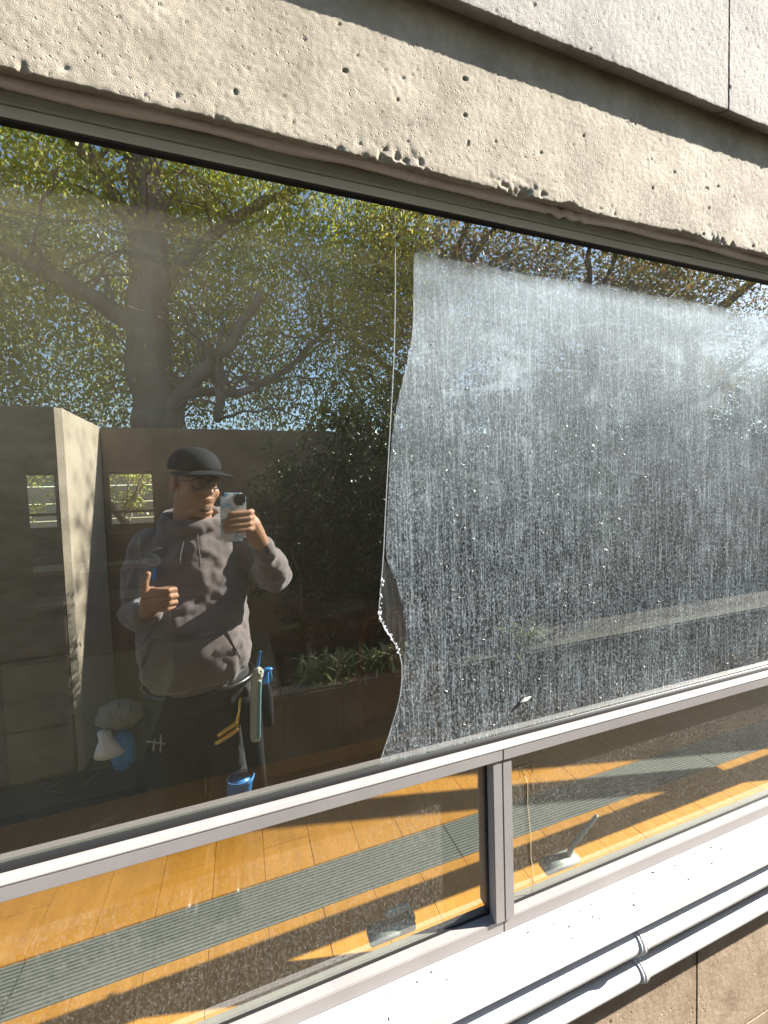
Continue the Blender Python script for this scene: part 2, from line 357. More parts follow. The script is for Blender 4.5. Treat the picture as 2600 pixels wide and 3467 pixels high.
link('crown', leafcloud([(-1.9, 6.6, 2.1, .9, .4, .7), (-2.9, 6.8, 1.9, .5, .3, .8)], 4200, .05, 41, clump=(60, .07)), M['leafy'], t)

# ---------------------------------------------------------------- concrete facade
fac = empty('concrete_facade', (0, 0, 0), 'sunlit board marked concrete wall with pitted panels above and below the window', 'wall')
def panel(x0, x1, z0, z1, y, res, seed, edge_lo=0.0, chips=True, back=.05, amp=1.0, pitn=260, notch=None):
    nx = int((x1-x0)/res)+1; nz = int((z1-z0)/res)+1
    xs = np.linspace(x0, x1, nx); zs = np.linspace(z0, z1, nz); Xg, Zg = np.meshgrid(xs, zs)
    Y = amp*(vnoise(Xg, Zg, .15, seed)*.0007+vnoise(Xg, Zg, .022, seed+1)*.0002+vnoise(Xg, Zg, .0075, seed+2)*.00035+vnoise(Xg, Zg, .0048, seed+3)*.0007)
    r = np.random.default_rng(seed)
    for _ in range(pitn):
        px = r.uniform(x0, x1); pz = r.uniform(z0, z1); pr = .0016+.0022*r.random()**9; e = .7+.8*r.random()
        i0 = max(0, int((px-x0-3*pr)/res)); i1 = int((px-x0+3*pr)/res)+2; j0 = max(0, int((pz-z0-3*pr)/res)); j1 = int((pz-z0+3*pr)/res)+2
        sub = (slice(j0, j1), slice(i0, i1)); d = np.sqrt(((Xg[sub]-px)/e)**2+((Zg[sub]-pz)*e)**2)
        Y[sub] += np.clip(1-(d/pr)**2, 0, 1)**.5*pr*r.uniform(.35, 1.2)
    edge = vnoise(xs, xs*0+3, .011, seed+5)*.0016+vnoise(xs, xs*0+9, .09, seed+6)*.003+vnoise(xs, xs*0+5, .0052, seed+7)*.0024
    ed = np.clip(Zg-z0, 0, 1)
    if chips:
        c = np.clip(vnoise(Xg, Zg, .07, seed+8)*1.7+vnoise(Xg+.3*Zg, Zg, .017, seed+9)*1.1+vnoise(Xg, Zg*1.3, .0085, seed+10)*1.2-.25, 0, 1)*np.exp(-ed/.012)
        Y += c*.012
        sel = np.clip(vnoise(xs, xs*0+1, .15, seed+11)*3-.55, 0, 1); edge = edge+sel*.006
    if notch is not None:
        for nxp, nw, nh in notch: edge = edge+nh*np.exp(-((xs-nxp)/nw)**2)
    Zs = Zg.copy(); k = np.exp(-ed/.03); Zs += edge[None, :]*k
    Y += np.exp(-ed/.003)*.0012
    rows = [np.stack([Xg, y+Y, Zs], -1)]
    # soffit rows back into the wall
    so_ = []
    for q in range(6, 0, -1):
        t = q/6; yy = y+Y[0]*(1-t)+back*t; zz = Zs[0]*(1-t)+t*(z0+.016)+vnoise(xs, xs*0+q*.01, .008, seed+20)*.0018
        so_.append(np.stack([xs, yy, zz], -1))
    V = np.concatenate([np.array(so_), rows[0]], 0); h = V.shape[0]
    idx = np.arange(h*nx).reshape(h, nx); Fq = np.stack([idx[:-1, :-1], idx[:-1, 1:], idx[1:, 1:], idx[1:, :-1]], -1).reshape(-1, 4)
    return mesh_np('panel', V.reshape(-1, 3), Fq)
YL = -.045; YU = -.071
o = link('lintel', panel(-.75, 1.9, 2.115, 2.39, YL, .0024, 3, back=.035, pitn=900, notch=[(1.045, .007, .012), (.60, .022, .009)]), M['conc'], fac, True)
MB().box(-3, -.75, YL, .3, 2.117, 2.39).build('lintel', M['conc'], fac); MB().box(1.9, 14, YL, .3, 2.117, 2.39).build('lintel', M['conc'], fac)
JX = .985
link('upper_panel', panel(.18, JX-.0025, 2.3635, 2.98, YU, .0028, 33, chips=False, back=.03, amp=1.2, pitn=260), M['conc2'], fac, True)
link('upper_panel', panel(JX+.0025, 1.9, 2.3635, 2.98, YU, .0028, 53, chips=False, back=.03, amp=1.2, pitn=450), M['conc2'], fac, True)
MB().box(-3, .18, YU, .3, 2.3635, 3.6).build('upper_panel', M['conc2'], fac); MB().box(1.9, 14, YU, .3, 2.3635, 3.6).build('upper_panel', M['conc2'], fac)
MB().box(.18, 1.9, YU, .3, 2.98, 3.6).box(.18, 1.9, YU+.02, .3, 2.39, 2.98).box(-.75, 1.9, .0, .3, 2.15, 2.39).build('wall_core', M['conc2'], fac)
# lower block wall
def blk(x0, x1, z0, z1, seed):
    return link('concrete_block', panel(x0, x1, z0, z1, -.012, .003 if x1 > .6 and x0 < 2 else .02, seed, chips=False, back=.02, amp=.9, pitn=260), M['block'], fac, True)
for k, (a, b) in enumerate([(-1.5, .03), (.035, .985), (.991, 1.95), (1.956, 2.9)]): blk(a, b, .20, .70, 70+k)
MB().box(-3, 14, 0, .029, -.3, .7).box(-3, 14, -.012, -.0005, 0, .198).build('wall_core', M['block'], fac)
MB().box(-3, -.9, -.03, .02, .7, 2.14).build('wall_core', M['conc'], fac)

# ---------------------------------------------------------------- big fixed window
GX0, GX1 = -.9, 2.67
win = empty('fixed_window', (1, 0, 1.1), 'long fixed window mirroring the man and trees, right half covered in dirt', 'window')
def rail(parent, name, m, prof, x0=GX0, x1=GX1, wav=0):
    # prof: closed (y,z) profile extruded along x
    n = len(prof); v = [(x, y, z) for x in (x0, x1) for y, z in prof]
    f = [(i, (i+1) % n, n+(i+1) % n, n+i) for i in range(n)]+[tuple(range(n-1, -1, -1)), tuple(range(n, 2*n))]
    o = MB().raw(v, f).build(name, m, parent)
    b = o.modifiers.new('b', 'BEVEL'); b.width = .0012; b.segments = 2; b.limit_method = 'ANGLE'
    return o
# header: light gasket strip, taupe rail, green-grey rail, sealant
rail(win, 'header_rail', M['hdr'], [(-.008, 2.0862), (-.008, 2.1004), (.02, 2.1004), (.02, 2.0862)])
rail(win, 'header_rail', M['alud'], [(-.0115, 2.1008), (-.0115, 2.1205), (.02, 2.1205), (.02, 2.1008)])
g_ = rail(win, 'gasket', M['gasket'], [(-.0065, 2.0835), (-.0065, 2.086), (.02, 2.086), (.02, 2.0835)])
# sealant bead, wobbling
q = MB(); pts = []
nn = 360
for i in range(nn):
    x = -.8+2.9*i/(nn-1); l = 0
    if abs(x-.62) < .05: l = .006*math.sin((x-.57)*180)*1
    pts.append((x, -.0185+.002*math.sin(x*23)+random.uniform(-.0006, .0006), 2.1235+.0015*math.sin(x*9)+l*.6+random.uniform(-.0004, .0004)))
q.tube(pts, [.0085+.0015*math.sin(i*.21)*math.sin(i*.05) for i in range(nn)], 10, 1)
q.build('sealant_bead', M['seal'], win, True)
# glass
for xa, xb in ((GX0, 2.04), (2.09, GX1)):
    gm = MB().box(xa, xb, 0, .006, 1.117, 2.10).build('glass_pane', M['glass'], win)
    gm.data.materials.append(M['glass2'])
    for p in gm.data.polygons: p.material_index = 0 if p.normal.y < -.5 else 1
MB().box(2.03, 2.10, -.03, -.0003, 1.118, 2.086, bev=.001).box(2.041, 2.089, -.0002, .0062, 1.118, 2.086).box(2.03, 2.10, .0063, .042, 1.118, 2.086, bev=.001).build('mullion', M['alu'], win)
MB().box(GX1+.001, 3.1, YL, .3, .78, 2.1145).build('jamb', M['conc'], fac)
MB().box(13, 14, YL, .3, .701, 2.1145).build('jamb', M['conc'], fac)
w2 = empty('fill_window', (8, 0, 1.1), 'unseen window added further along the facade to let fill light in', 'window')  # unseen window, added to bring indirect light into the room
MB().box(3.11, 12.99, 0, .006, .76, 2.10).build('glass_pane', M['glassl'], w2)
MB().box(3.101, 12.999, -.03, .03, 2.1001, 2.1145).box(3.101, 12.999, -.03, .03, .705, .7595).build('window_frame', M['alu'], w2)
FB = [(893, 470), (893, 560), (893, 640), (892, 709), (884, 760), (870, 820), (856, 880), (845, 951), (836, 1112), (832, 1200), (842, 1228), (859, 1265), (874, 1333), (877, 1380), (873, 1425), (865, 1502), (848, 1570), (820, 1641), (818, 1668)]
def smooth(P, k=3):
    P = [Vector(p) for p in P]
    for _ in range(k):
        Q = [P[0]]
        for a, b in zip(P, P[1:]): Q += [a*.75+b*.25, a*.25+b*.75]
        Q.append(P[-1]); P = Q
    return P
def strip(name, m, left, right, y0, parent, th=.0004, jit=0):
    L_ = left; v = []; f = []; n = len(L_)
    for (xl, zl), xr in zip(L_, right):
        v += [(xl, y0, zl), (xr, y0, zl)]
    f = [(2*i, 2*i+2, 2*i+3, 2*i+1) for i in range(n-1)]
    return MB().raw(v, f).build(name, m, parent)
fb = [(on(p.x, p.y, y=0)) for p in [Vector((a, b, 0)) for a, b in FB]]
fb = smooth([(p.x, p.z, 0) for p in fb])
Lp = [(p.x+.0004*math.sin(i*1.7)+random.uniform(-.0003, .0003), max(1.119, min(2.085, p.y))) for i, p in enumerate(fb)]
strip('dust_film', M['film'], Lp, [2.028]*len(Lp), -.0006, win)
strip('glow_haze', M['clear'], [(GX0+.001, z) for x, z in Lp], [x-.0004 for x, z in Lp], -.0005, win)
# smear band left of it
SL = [(829, 1205), (822, 1270), (817, 1330), (830, 1355), (850, 1385), (864, 1415), (869, 1440)]
SR = [(829.5, 1206), (859, 1265), (874, 1333), (876, 1360), (877, 1385), (875, 1415), (872, 1442)]
Ls = smooth([(*[on(a, b, y=0)[k] for k in (0, 2)], 0) for a, b in SL]); Rs = smooth([(*[on(a, b, y=0)[k] for k in (0, 2)], 0) for a, b in SR])
v = []; 
for a, b in zip(Ls, Rs): v += [(a.x, -.0006, a.y), (b.x, -.0006, b.y)]
MB().raw(v, [(2*i, 2*i+2, 2*i+3, 2*i+1) for i in range(len(Ls)-1)]).build('soap_smear', M['smear'], win)
# water edge line and droplets
WE = [(853, 452), (854, 600), (853, 700), (850, 800), (841, 951), (832, 1112), (828, 1205), (822, 1270), (817, 1330), (830, 1355), (850, 1385), (864, 1415), (869, 1440), (866, 1502), (846, 1570), (822, 1641)]
We = smooth([(*[on(a, b, y=0)[k] for k in (0, 2)], 0) for a, b in WE])
M['water'] = mat('water_bead', (.9, .93, .95), .03, spec=.9); M['water'].node_tree.nodes['Principled BSDF'].inputs['Alpha'].default_value = .22
MB().tube([(p.x, -.0008, p.y) for p in We], .0007, 6).build('water_edge', M['water'], win, True)
M['drop'] = mat('water_drop', (.9, .93, .95), .05, spec=1); M['drop'].node_tree.nodes['Principled BSDF'].inputs['Alpha'].default_value = .6
q = MB()
for i in range(46):
    k = random.randint(int(len(We)*.45), int(len(We)*.72)); p = We[k]; r = random.uniform(.0006, .0016)
    q.ell((p.x+random.uniform(-.002, .004), -.0012, p.y+random.uniform(-.004, .004)), (r, r*.7, r*1.6), n=8)
tag(q.build('water_droplets', M['drop'], win, True), kind='stuff')
# seeds and leaf flecks stuck on the dirty glass
fm = leafmat('fleck', [(.45, .40, .32), (.6, .56, .5), (.35, .3, .22)], .1)
r = np.random.default_rng(5); n = 520; X = r.uniform(.32, 1.45, n); Z = 1.13+r.random(n)**1.8*.75; A = r.uniform(0, math.pi, n); Lh = r.uniform(.0006, .0034, n); Wd = r.uniform(.0003, .0007, n)
ca, sa = np.cos(A), np.sin(A); Yc = np.full(n, -.0016)
P = np.stack([X, Yc, Z], 1); da = np.stack([ca*Lh, 0*ca, sa*Lh], 1); db = np.stack([-sa*Wd, 0*ca-.0004, ca*Wd], 1)
V = np.stack([P-da, P+db, P+da, P-db], 1).reshape(-1, 3); tag(link('seed_flecks', mesh_np('flecks', V, np.arange(4*n).reshape(n, 4)), fm, win), kind='stuff')
p = on(1133, 1510, y=-.002)
q = MB(); q.tube([(p.x-.012, -.004, p.z-.004), (p.x, -.006, p.z+.001), (p.x+.013, -.004, p.z+.003)], [.001, .004, .001], 8, .5); q.tube([(p.x-.004, -.004, p.z), (p.x-.006, -.004, p.z-.008)], .0008, 6)
q.build('dry_leaf', fm, win, True)
# transom below the big pane
rail(win, 'transom', M['alu'], [(.018, 1.115), (-.0295, 1.115), (-.0295, 1.1178), (-.0205, 1.1178), (-.0195, 1.1165), (-.0180, 1.1178), (-.0162, 1.1165), (-.0145, 1.1178), (-.008, 1.1178), (-.008, 1.1165), (.018, 1.1165)])
rail(win, 'gasket', M['gasket'], [(-.0075, 1.1152), (-.0015, 1.1152), (-.0015, 1.1265), (-.0045, 1.1275), (-.0075, 1.1225)])
rail(win, 'glazing_bead', M['alu'], [(.0065, 1.1170), (.0065, 1.1222), (.014, 1.1222), (.02, 1.1170)])
# ---------------------------------------------------------------- lower casements
MX = .4415
def casement(x0, x1, label, idx):
    c = empty('casement_window', ((x0+x1)/2, 0, .76), label, 'window', 'low casement windows under the transom')
    yf = -.029; T, Bz = 1.1147, .756; sw = .0205
    def frame(prof_in, name, pts):
        pass
    # rails and stiles, butted, slightly bevelled
    for nm, bx in (('top_rail', (x0, x1, yf, .016, T-.021, T)), ('bottom_rail', (x0, x1, -.0215, .016, Bz-.007, Bz+.02)),
                   ('stile', (x0, x0+sw, yf+.003, .03, Bz+.0202, T-.0212)), ('stile', (x1-sw, x1, yf+.003, .03, Bz+.0202, T-.0212))):
        MB().box(*bx, bev=.0012).build(nm, M['alu'], c)
    a, b = x0+sw, x1-sw; z0, z1 = Bz+.0202, T-.0212
    MB().box(a+.0002, b-.0002, -.004, -.0005, z0+.0002, z0+.003).box(a+.0002, a+.003, -.006, -.0005, z0+.0032, z1-.0002).box(b-.0055, b-.0002, -.006, -.0005, z0+.0032, z1-.0002).build('gasket', M['gasket'], c)
    gm = MB().box(a-.002, b+.002, 0, .005, z0-.002, z1+.002).build('glass_pane', M['glassl'], c)
    gm.data.materials.append(M['glass2'])
    for p in gm.data.polygons: p.material_index = 0 if p.normal.y < -.5 else 1
    v = [(a, -.0007, z0), (b, -.0007, z0), (b, -.0007, z1), (a, -.0007, z1)]
    MB().raw(v, [(0, 1, 2, 3)]).build('dust_film', M['film2'], c)
    # latch inside
    p = on(*((1225, 1878) if idx else (870, 1996)), y=.04)
    if x0 > 2: p = Vector((x0+.3, .04, p.z))
    k = MB(); k.box(p.x-.07, p.x+.02, .02, .05, z0-.002, z0+.012, bev=.002)
    if idx: k.tube([(p.x+.0, .035, z0+.012), (p.x+.005, .03, z0+.035), (p.x+.055, .012, z0+.10)], [.009, .009, .006], 8, .6)
    else: k.tube([(p.x-.03, .035, z0+.035), (p.x+.01, .035, z0+.038), (p.x+.02, .035, z0+.01)], .007, 8, .6)
    k.build('latch', M['grille'], c, True)
    return c
casement(-.86, MX-.0005, 'wider low casement with orange bench behind it, left of the mullion', 0)
casement(2.0655, 2.668, 'short far casement beyond the right edge of the dusty window', 0)
c2 = casement(MX+.0005, 2.0645, 'low casement with raised grey latch lever and a dried drip', 1)
# dried drip on the right casement
q = MB(); dm = mat('dried_drip', (.45, .36, .22), .7)
for pts in ([(1122, 1655), (1140, 1690), (1140, 1740), (1146, 1800), (1147, 1850), (1152, 1890), (1155, 1935)], [(1112, 1660), (1130, 1656), (1150, 1648)], [(1150, 1650), (1150, 1680), (1152, 1705)], [(1122, 1660), (1124, 1685)]):
    P = [on(a, b, y=-.002) for a, b in pts]; q.tube([(p.x, -.0018, p.z) for p in P], [.0016]+[.0010]*(len(P)-2)+[.0005], 6, .5)
q.build('dried_drip', dm, c2, True)

# ---------------------------------------------------------------- sill, pipes
sl = empty('metal_sill', (0, -.04, .75), 'white painted metal window sill strewn with small bits of debris', 'sill')
o = rail(sl, 'sill_sheet', M['sill'], [(.0, .7485), (-.019, .7485), (-.076, .722), (-.076, .700), (-.073, .700), (-.073, .719), (-.02, .743), (.0, .743)], -2.8, 5)
dm = mat('debris', (.06, .05, .04), .9)
q = MB(); r = random.Random(9)
for i in range(55):
    x = r.uniform(.1, 1.5); t = r.random(); y = -.027-.045*t; z = .7485+(y+.019)*.465+.0012; l = r.choice([.001, .0015, .002, .005]); a = r.uniform(0, 3.1)
    q.tube([(x, y, z), (x+l*math.cos(a), y+l*math.sin(a)*.5, z+.0006)], r.uniform(.0006, .0016), 6, .7)
tag(q.build('debris', dm, sl), kind='stuff')
def pipe(yc, zc, r, xs, label, sh):
    t_ = empty('conduit_pipe', (0, yc, zc), label, 'pipe', 'conduit pipes under the window sill')
    P = [(-2.5+.25*i, yc, zc+.0006*math.sin(i*1.3)) for i in range(30)]
    MB().tube(P, r, 28).build('pipe', M['pipe'], t_, True)
    v = MB()
    for dx, rr, w_ in ((-.007, .0022, .003), (0, .0035, .004), (.007, .0022, .003)):
        n = 28; pts = [(xs+dx, yc+math.cos(a)*(r+.001), zc+math.sin(a)*(r+.001)) for a in [2*math.pi*k/n for k in range(n+1)]]
        v.tube(pts, rr, 8)
    v.box(xs-.010, xs+.010, yc+.0, -.010, zc+r+.0005, zc+r+.003)
    v.build('pipe_clamp', M['pipe'], t_, True)
pipe(-.047, .643, .0225, .745, 'upper thicker white conduit pipe strapped under the sill', 0)
pipe(-.040, .557, .0172, .765, 'lower thinner white conduit pipe strapped above the block wall', 1)

# ---------------------------------------------------------------- bench and grille inside
ben = empty('window_bench', (1, .4, .6), 'low orange wood bench top running along the inside of the window', 'bench')
BZ = .68; x = -1.4; k = 0; pr = random.Random(3)
while x < 4.6:
    wd = .118
    dz = pr.uniform(-.0004, .0004)
    MB().box(x, x+wd-.0007, .05, .2185, BZ-.02, BZ+dz, bev=.0006).build('plank', M['wood'], ben)
    cut = .50+pr.uniform(-.08, .12)
    MB().box(x, x+wd-.0007, .3315, cut, BZ-.02, BZ+dz, bev=.0006).build('plank', M['wood'], ben)
    MB().box(x, x+wd-.0007, cut+.001, .78, BZ-.02, BZ-dz, bev=.0006).build('plank', M['wood'], ben)
    x += wd; k += 1
MB().box(-1.4, 4.6, .76, .78, .1, BZ-.021).box(-1.4, 4.6, .03, .05, .1, BZ-.021).build('bench_frame', M['wood2'], ben)
gr = empty('bench_grille', (1, .27, BZ), 'long metal linear bar grille set into the orange bench', 'grille')
sm = None
for j, xs in enumerate([-1.39, -.45, .49, 1.43, 2.37, 3.31]):
    for i in range(14):
        y = .2215+i*.0079
        if sm is None:
            ob = MB().box(0, .936, 0, .0040, -.016, 0).build('slat', M['grille'], gr); sm = ob.data
        else: ob = link('slat', sm, None, gr)
        ob.location = (xs, y, BZ-.001)
        ob.matrix_parent_inverse = worldm(gr).inverted()
MB().box(-1.4, 4.6, .2195, .3305, BZ-.06, BZ-.05).build('trough', M['dark'], gr)

# ---------------------------------------------------------------- room contents
par = empty('low_partition', (-.9, 2, .1), 'pale green low partition with a reddish wood cap and an outlet', 'partition')
MB().box(-1.22, -.60, 2.0, 2.08, .1, .75, bev=.002).build('partition_panel', M['green'], par)
MB().box(-.62, -.60, 2.0815, 3.2, .1, .75, bev=.002).build('partition_panel', M['green'], par)
MB().box(-1.24, -.58, 1.985, 3.2, .751, .775, bev=.003).build('wood_cap', M['wood2'], par)
pl = MB().box(-1.045, -.91, 1.99, 1.9985, .48, .59, bev=.002).build('outlet_plate', M['white'], par)
q = MB()
for cx in (-1.005, -.95):
    for cz in (.51, .56): q.box(cx-.012, cx+.012, 1.987, 1.9905, cz-.014, cz+.014, bev=.002); q.box(cx-.006, cx-.004, 1.985, 1.988, cz-.004, cz+.006); q.box(cx+.004, cx+.006, 1.985, 1.988, cz-.004, cz+.006)
q.build('socket', M['cord'], pl)
cw = strct('room_column', M['iwall'], (-1.6, -1.25, 1.3, 2.5, .1, 2.7))
ps = empty('power_strip', (-.93, 1.96, .4), 'white power strip hanging below the wall outlet', 'power strip')
MB().box(-.975, -.925, 1.955, 1.985, .36, .47, bev=.004).build('case', M['white'], ps)
q = MB()
for cz in (.38, .405, .43, .452): q.box(-.962, -.938, 1.9525, 1.956, cz-.008, cz+.008, bev=.001)
q.build('socket', M['cord'], ps)
q = MB(); r = random.Random(12)
pts = [Vector(p) for p in [(-.95, 1.95, .47), (-.93, 1.93, .52), (-.85, 1.93, .42), (-.75, 1.9, .25), (-.7, 1.85, .12)]]
for a, b in [(225, 1600), (150, 1625), (60, 1650), (45, 1680), (90, 1690), (150, 1665), (215, 1625), (235, 1605), (190, 1650), (120, 1690), (85, 1700), (100, 1670), (160, 1645), (180, 1660), (110, 1700), (95, 1715), (150, 1715), (200, 1690), (232, 1640)]:
    p = on(a, b, z=.11); pts.append(Vector((p.x, p.y, .108+r.random()*.02)))
q.tube(smooth(pts, 2), .0042, 8)
tag(q.build('cable_tangle', M['cord'], None, True), 'tangled white power cord coiled on the dark carpet', 'cord')
p = on(103, 1615, z=.1); tag(MB().box(p.x-.03, p.x+.03, p.y-.015, p.y+.015, .1, .15, bev=.004).build('charger', M['white']), 'small white plug charger on the carpet by the partition', 'charger')
strct('carpet_patch', mat('dark_carpet', (.03, .028, .024), .95), (-1.3, -.52, 1.05, 1.75, .1, .104))
# desk
dk = empty('writing_desk', (.6, 1.9, .1), 'dark red wooden desk with curved legs seen through the clean glass', 'desk')
MB().box(.1, 1.25, 1.75, 2.45, .79, .82, bev=.004).build('desk_top', M['dwood'], dk); MB().box(.14, 1.21, 1.79, 2.41, .68, .789).build('apron', M['dwood'], dk)
for lx in (.2, .52, 1.15):
    for ly in ((1.84, 2.36) if lx != .52 else (1.84,)):
        MB().tube([(lx, ly, .7), (lx+.012, ly-.012, .55), (lx, ly, .3), (lx-.005, ly, .16), (lx-.01, ly-.02, .12)], [.028, .03, .017, .014, .024], 10).build('leg', M['dwood'], dk, True)
ntp = on(625, 1353, z=.822)
tag(MB().box(ntp.x-.055, ntp.x+.055, ntp.y-.04, ntp.y+.04, .8205, .824).build('note_pad', M['paper']), 'pale yellow note lying on the dark desk', 'note pad')
q = MB(); 
for k in range(6): q.box(.5+random.uniform(-.01, .01), .78+random.uniform(-.01, .01), 2.0, 2.2, .8205+k*.004, .8235+k*.004)
tag(q.build('paper_stack', M['cloth']), 'flat stack of white papers behind the wooden chair back', 'papers')
# chair
ch = empty('wooden_chair', (.68, 1.35, .1), 'reddish wooden chair with curved back rail and flat splat', 'chair')
MB().tube(smooth([(.50, 1.22, .55), (.50, 1.2, .8), (.51, 1.2, .95), (.56, 1.2, 1.01), (.64, 1.2, 1.02), (.70, 1.2, 1.045), (.76, 1.2, 1.02), (.84, 1.2, 1.01), (.89, 1.2, .95), (.90, 1.2, .8), (.90, 1.22, .55)], 2), .0145, 10, .9).build('back_frame', M['dwood'], ch, True)
MB().loft([((.70, 1.205, .56), .045, .007, 1), ((.70, 1.205, .68), .035, .007, 1), ((.70, 1.205, .80), .06, .007, 1), ((.70, 1.205, .92), .045, .007, 1), ((.70, 1.205, 1.03), .055, .007, 1)]).build('splat', M['dwood'], ch, True)
MB().box(.48, .92, 1.2, 1.62, .52, .56, bev=.008).build('seat', M['dwood'], ch)
for lx, ly in ((.5, 1.23), (.9, 1.23), (.5, 1.6), (.9, 1.6)): MB().tube([(lx, ly, .53), (lx, ly, .3), (lx, ly+.0, .105)], [.02, .017, .015], 8).build('leg', M['dwood'], ch, True)
MB().box(.5, .9, 1.225, 1.24, .25, .28).box(.5, .9, 1.59, 1.605, .25, .28).build('stretcher', M['dwood'], ch)
# ceiling fittings
q = empty('ceiling_track', (1, 1.35, 2.66), 'dark ceiling track with a thin bright line along the room ceiling', 'track')
MB().box(-2.9, 6.9, 1.28, 1.46, 2.668, 2.699).build('track_body', M['dark'], q); MB().box(-2.9, 6.9, 1.365, 1.375, 2.66, 2.6675).build('track_rail', M['alu'], q)
q2 = empty('ceiling_track', (1, .75, 2.66), 'dark ceiling batten nearest the window head', 'track')
MB().box(-2.9, 6.9, .70, .82, 2.68, 2.699).build('track_body', M['dark'], q2)
for (x_, y_), lb in (((-.14, 2.12), 'round recessed downlight above the reflected tree trunk'), ((1.47, 5.4-.8), 'small far recessed downlight near the back wall')):
    d_ = empty('downlight', (x_, y_, 2.69), lb, 'ceiling light', 'recessed downlights in the room ceiling')
    q = MB(); n = 28
    q.tube([(x_+.09*math.cos(2*math.pi*k/n), y_+.09*math.sin(2*math.pi*k/n), 2.695) for k in range(n+1)], .006, 6); q.build('trim_ring', M['dark'], d_, True)
    MB().tube([(x_, y_, 2.698), (x_, y_, 2.692)], .03, 12).build('lamp', M['alud'], d_, True)
# shelf with dark monitor at the left
sh = empty('wall_shelf', (-1.2, 3.4, 1.1), 'long dark shelf behind the reflected man holding small office things', 'shelf')
MB().box(-1.7, -.3, 3.3, 3.7, 1.03, 1.06).build('shelf_board', M['dwood'], sh)
for zz in (.75,): MB().box(-1.7, -.3, 3.3, 3.7, zz, zz+.03).build('shelf_board', M['dwood'], sh)
mo = empty('desktop_screen', (-.95, 3.5, 1.06), 'black desktop screen with bright edges on the dark shelf', 'screen')
MB().box(-1.10, -.86, 3.44, 3.47, 1.08, 1.33, bev=.004).build('screen_case', M['black'], mo); MB().box(-1.105, -1.101, 3.43, 3.47, 1.07, 1.33).box(-.859, -.855, 3.43, 3.47, 1.07, 1.33).build('edge_strip', M['white'], mo)
for k, (xx, zz, ww, hh) in enumerate([(-2.05, 1.23, .14, .04), (-1.8, 1.23, .14, .04), (-2.0, 1.02, .08, .10), (-1.78, 1.02, .12, .10)]):
    pass
# ---------------------------------------------------------------- outside behind the camera: concrete yard walls
yd = empty('yard_wall', (0, -3, 0), 'tall shaded concrete yard wall mirrored behind the man', 'wall')
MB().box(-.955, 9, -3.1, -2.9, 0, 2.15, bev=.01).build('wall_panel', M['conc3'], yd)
pl_ = empty('concrete_pillar', (-1.6, -2.6, 0), 'thick concrete wall end with a sunlit side and tree shadow mirrored at the left', 'pillar')
MB().raw([(-.98, -2.2, 0), (-6, -2.2, 0), (-6, -3.1, 0), (-.9555, -3.1, 0), (-.9555, -2.2, 0)], []).v
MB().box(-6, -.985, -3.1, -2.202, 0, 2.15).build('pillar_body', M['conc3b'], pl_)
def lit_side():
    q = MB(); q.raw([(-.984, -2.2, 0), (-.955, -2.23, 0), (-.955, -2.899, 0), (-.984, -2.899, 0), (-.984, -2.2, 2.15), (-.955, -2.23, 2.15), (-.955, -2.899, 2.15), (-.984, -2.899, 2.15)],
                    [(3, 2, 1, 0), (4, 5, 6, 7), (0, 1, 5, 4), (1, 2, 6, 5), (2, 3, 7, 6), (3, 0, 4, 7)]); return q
lit_side().build('side_face', M['conc3lit'], pl_)
for z0_, z1_ in ((.02, .30), (.31, .715), (.725, 1.03)):
    for k in range(9): MB().box(-.99-.62*(k+1)+.006, -.99-.62*k, -2.201, -2.185, z0_, z1_, bev=.004).build('stone_block', M['conc3b'], pl_)
# planter with plants
pn = empty('concrete_planter', (1.5, -1.9, 0), 'low brown concrete planter mirrored behind the man on the right', 'planter')
M['conc3sh'] = mat('shaded_concrete', (.03, .032, .018), .95, (.06, .055, .035), 12)  # dark copy of the planter concrete, shade over its sunlit edge put into colour
MB().box(1.2, 7, -1.82, -1.70, 0, .46, bev=.012).build('planter_wall', M['conc3sh'], pn)
MB().box(.06, 1.199, -1.82, -1.70, 0, .47, bev=.012).build('planter_wall', M['conc3'], pn); MB().box(.06, .18, -2.9, -1.821, 0, .47, bev=.012).build('planter_wall', M['conc3'], pn)
MB().box(.1801, 6.9, -2.9, -1.8205, 0, .40).build('soil', M['soil'], pn)
def shrub(x, y, r, h, n, seed, label, m='leafd', sz=.05, z0=.4, grp='shrubs growing in the concrete planter', cl=.05):
    t = empty('shrub', (x, y, z0), label, 'shrub', grp); rr = random.Random(seed); sg = []
    for k in range(7): sg.append(([(x+rr.uniform(-.03, .03), y, z0), (x+rr.uniform(-r, r)*.5, y+rr.uniform(-r, r)*.4, z0+h*.55), (x+rr.uniform(-r, r), y+rr.uniform(-r, r)*.5, z0+h*rr.uniform(.8, 1))], .014, .004))
    branchy(sg, seed, 6, .02).build('stem', M['bark'], t, True)
    link('foliage', leafcloud([(x, y, z0+h*.55, r, r*.6, h*.5)], n, sz, seed, clump=(int(n/38), cl), aspect=3.2), M[m], t)
shrub(.45, -2.3, .42, 1.55, 6500, 101, 'dark evergreen shrub right of the mirrored phone')
shrub(1.05, -2.35, .5, 1.85, 7500, 102, 'tall dark evergreen shrub next to the dirt edge on the glass')
shrub(1.95, -2.4, .55, 1.6, 5000, 103, 'dark shrub mirrored dimly through the dusty glass middle')
shrub(2.95, -2.4, .55, 1.9, 5000, 104, 'dark shrub mirrored near the right end of the dusty glass')
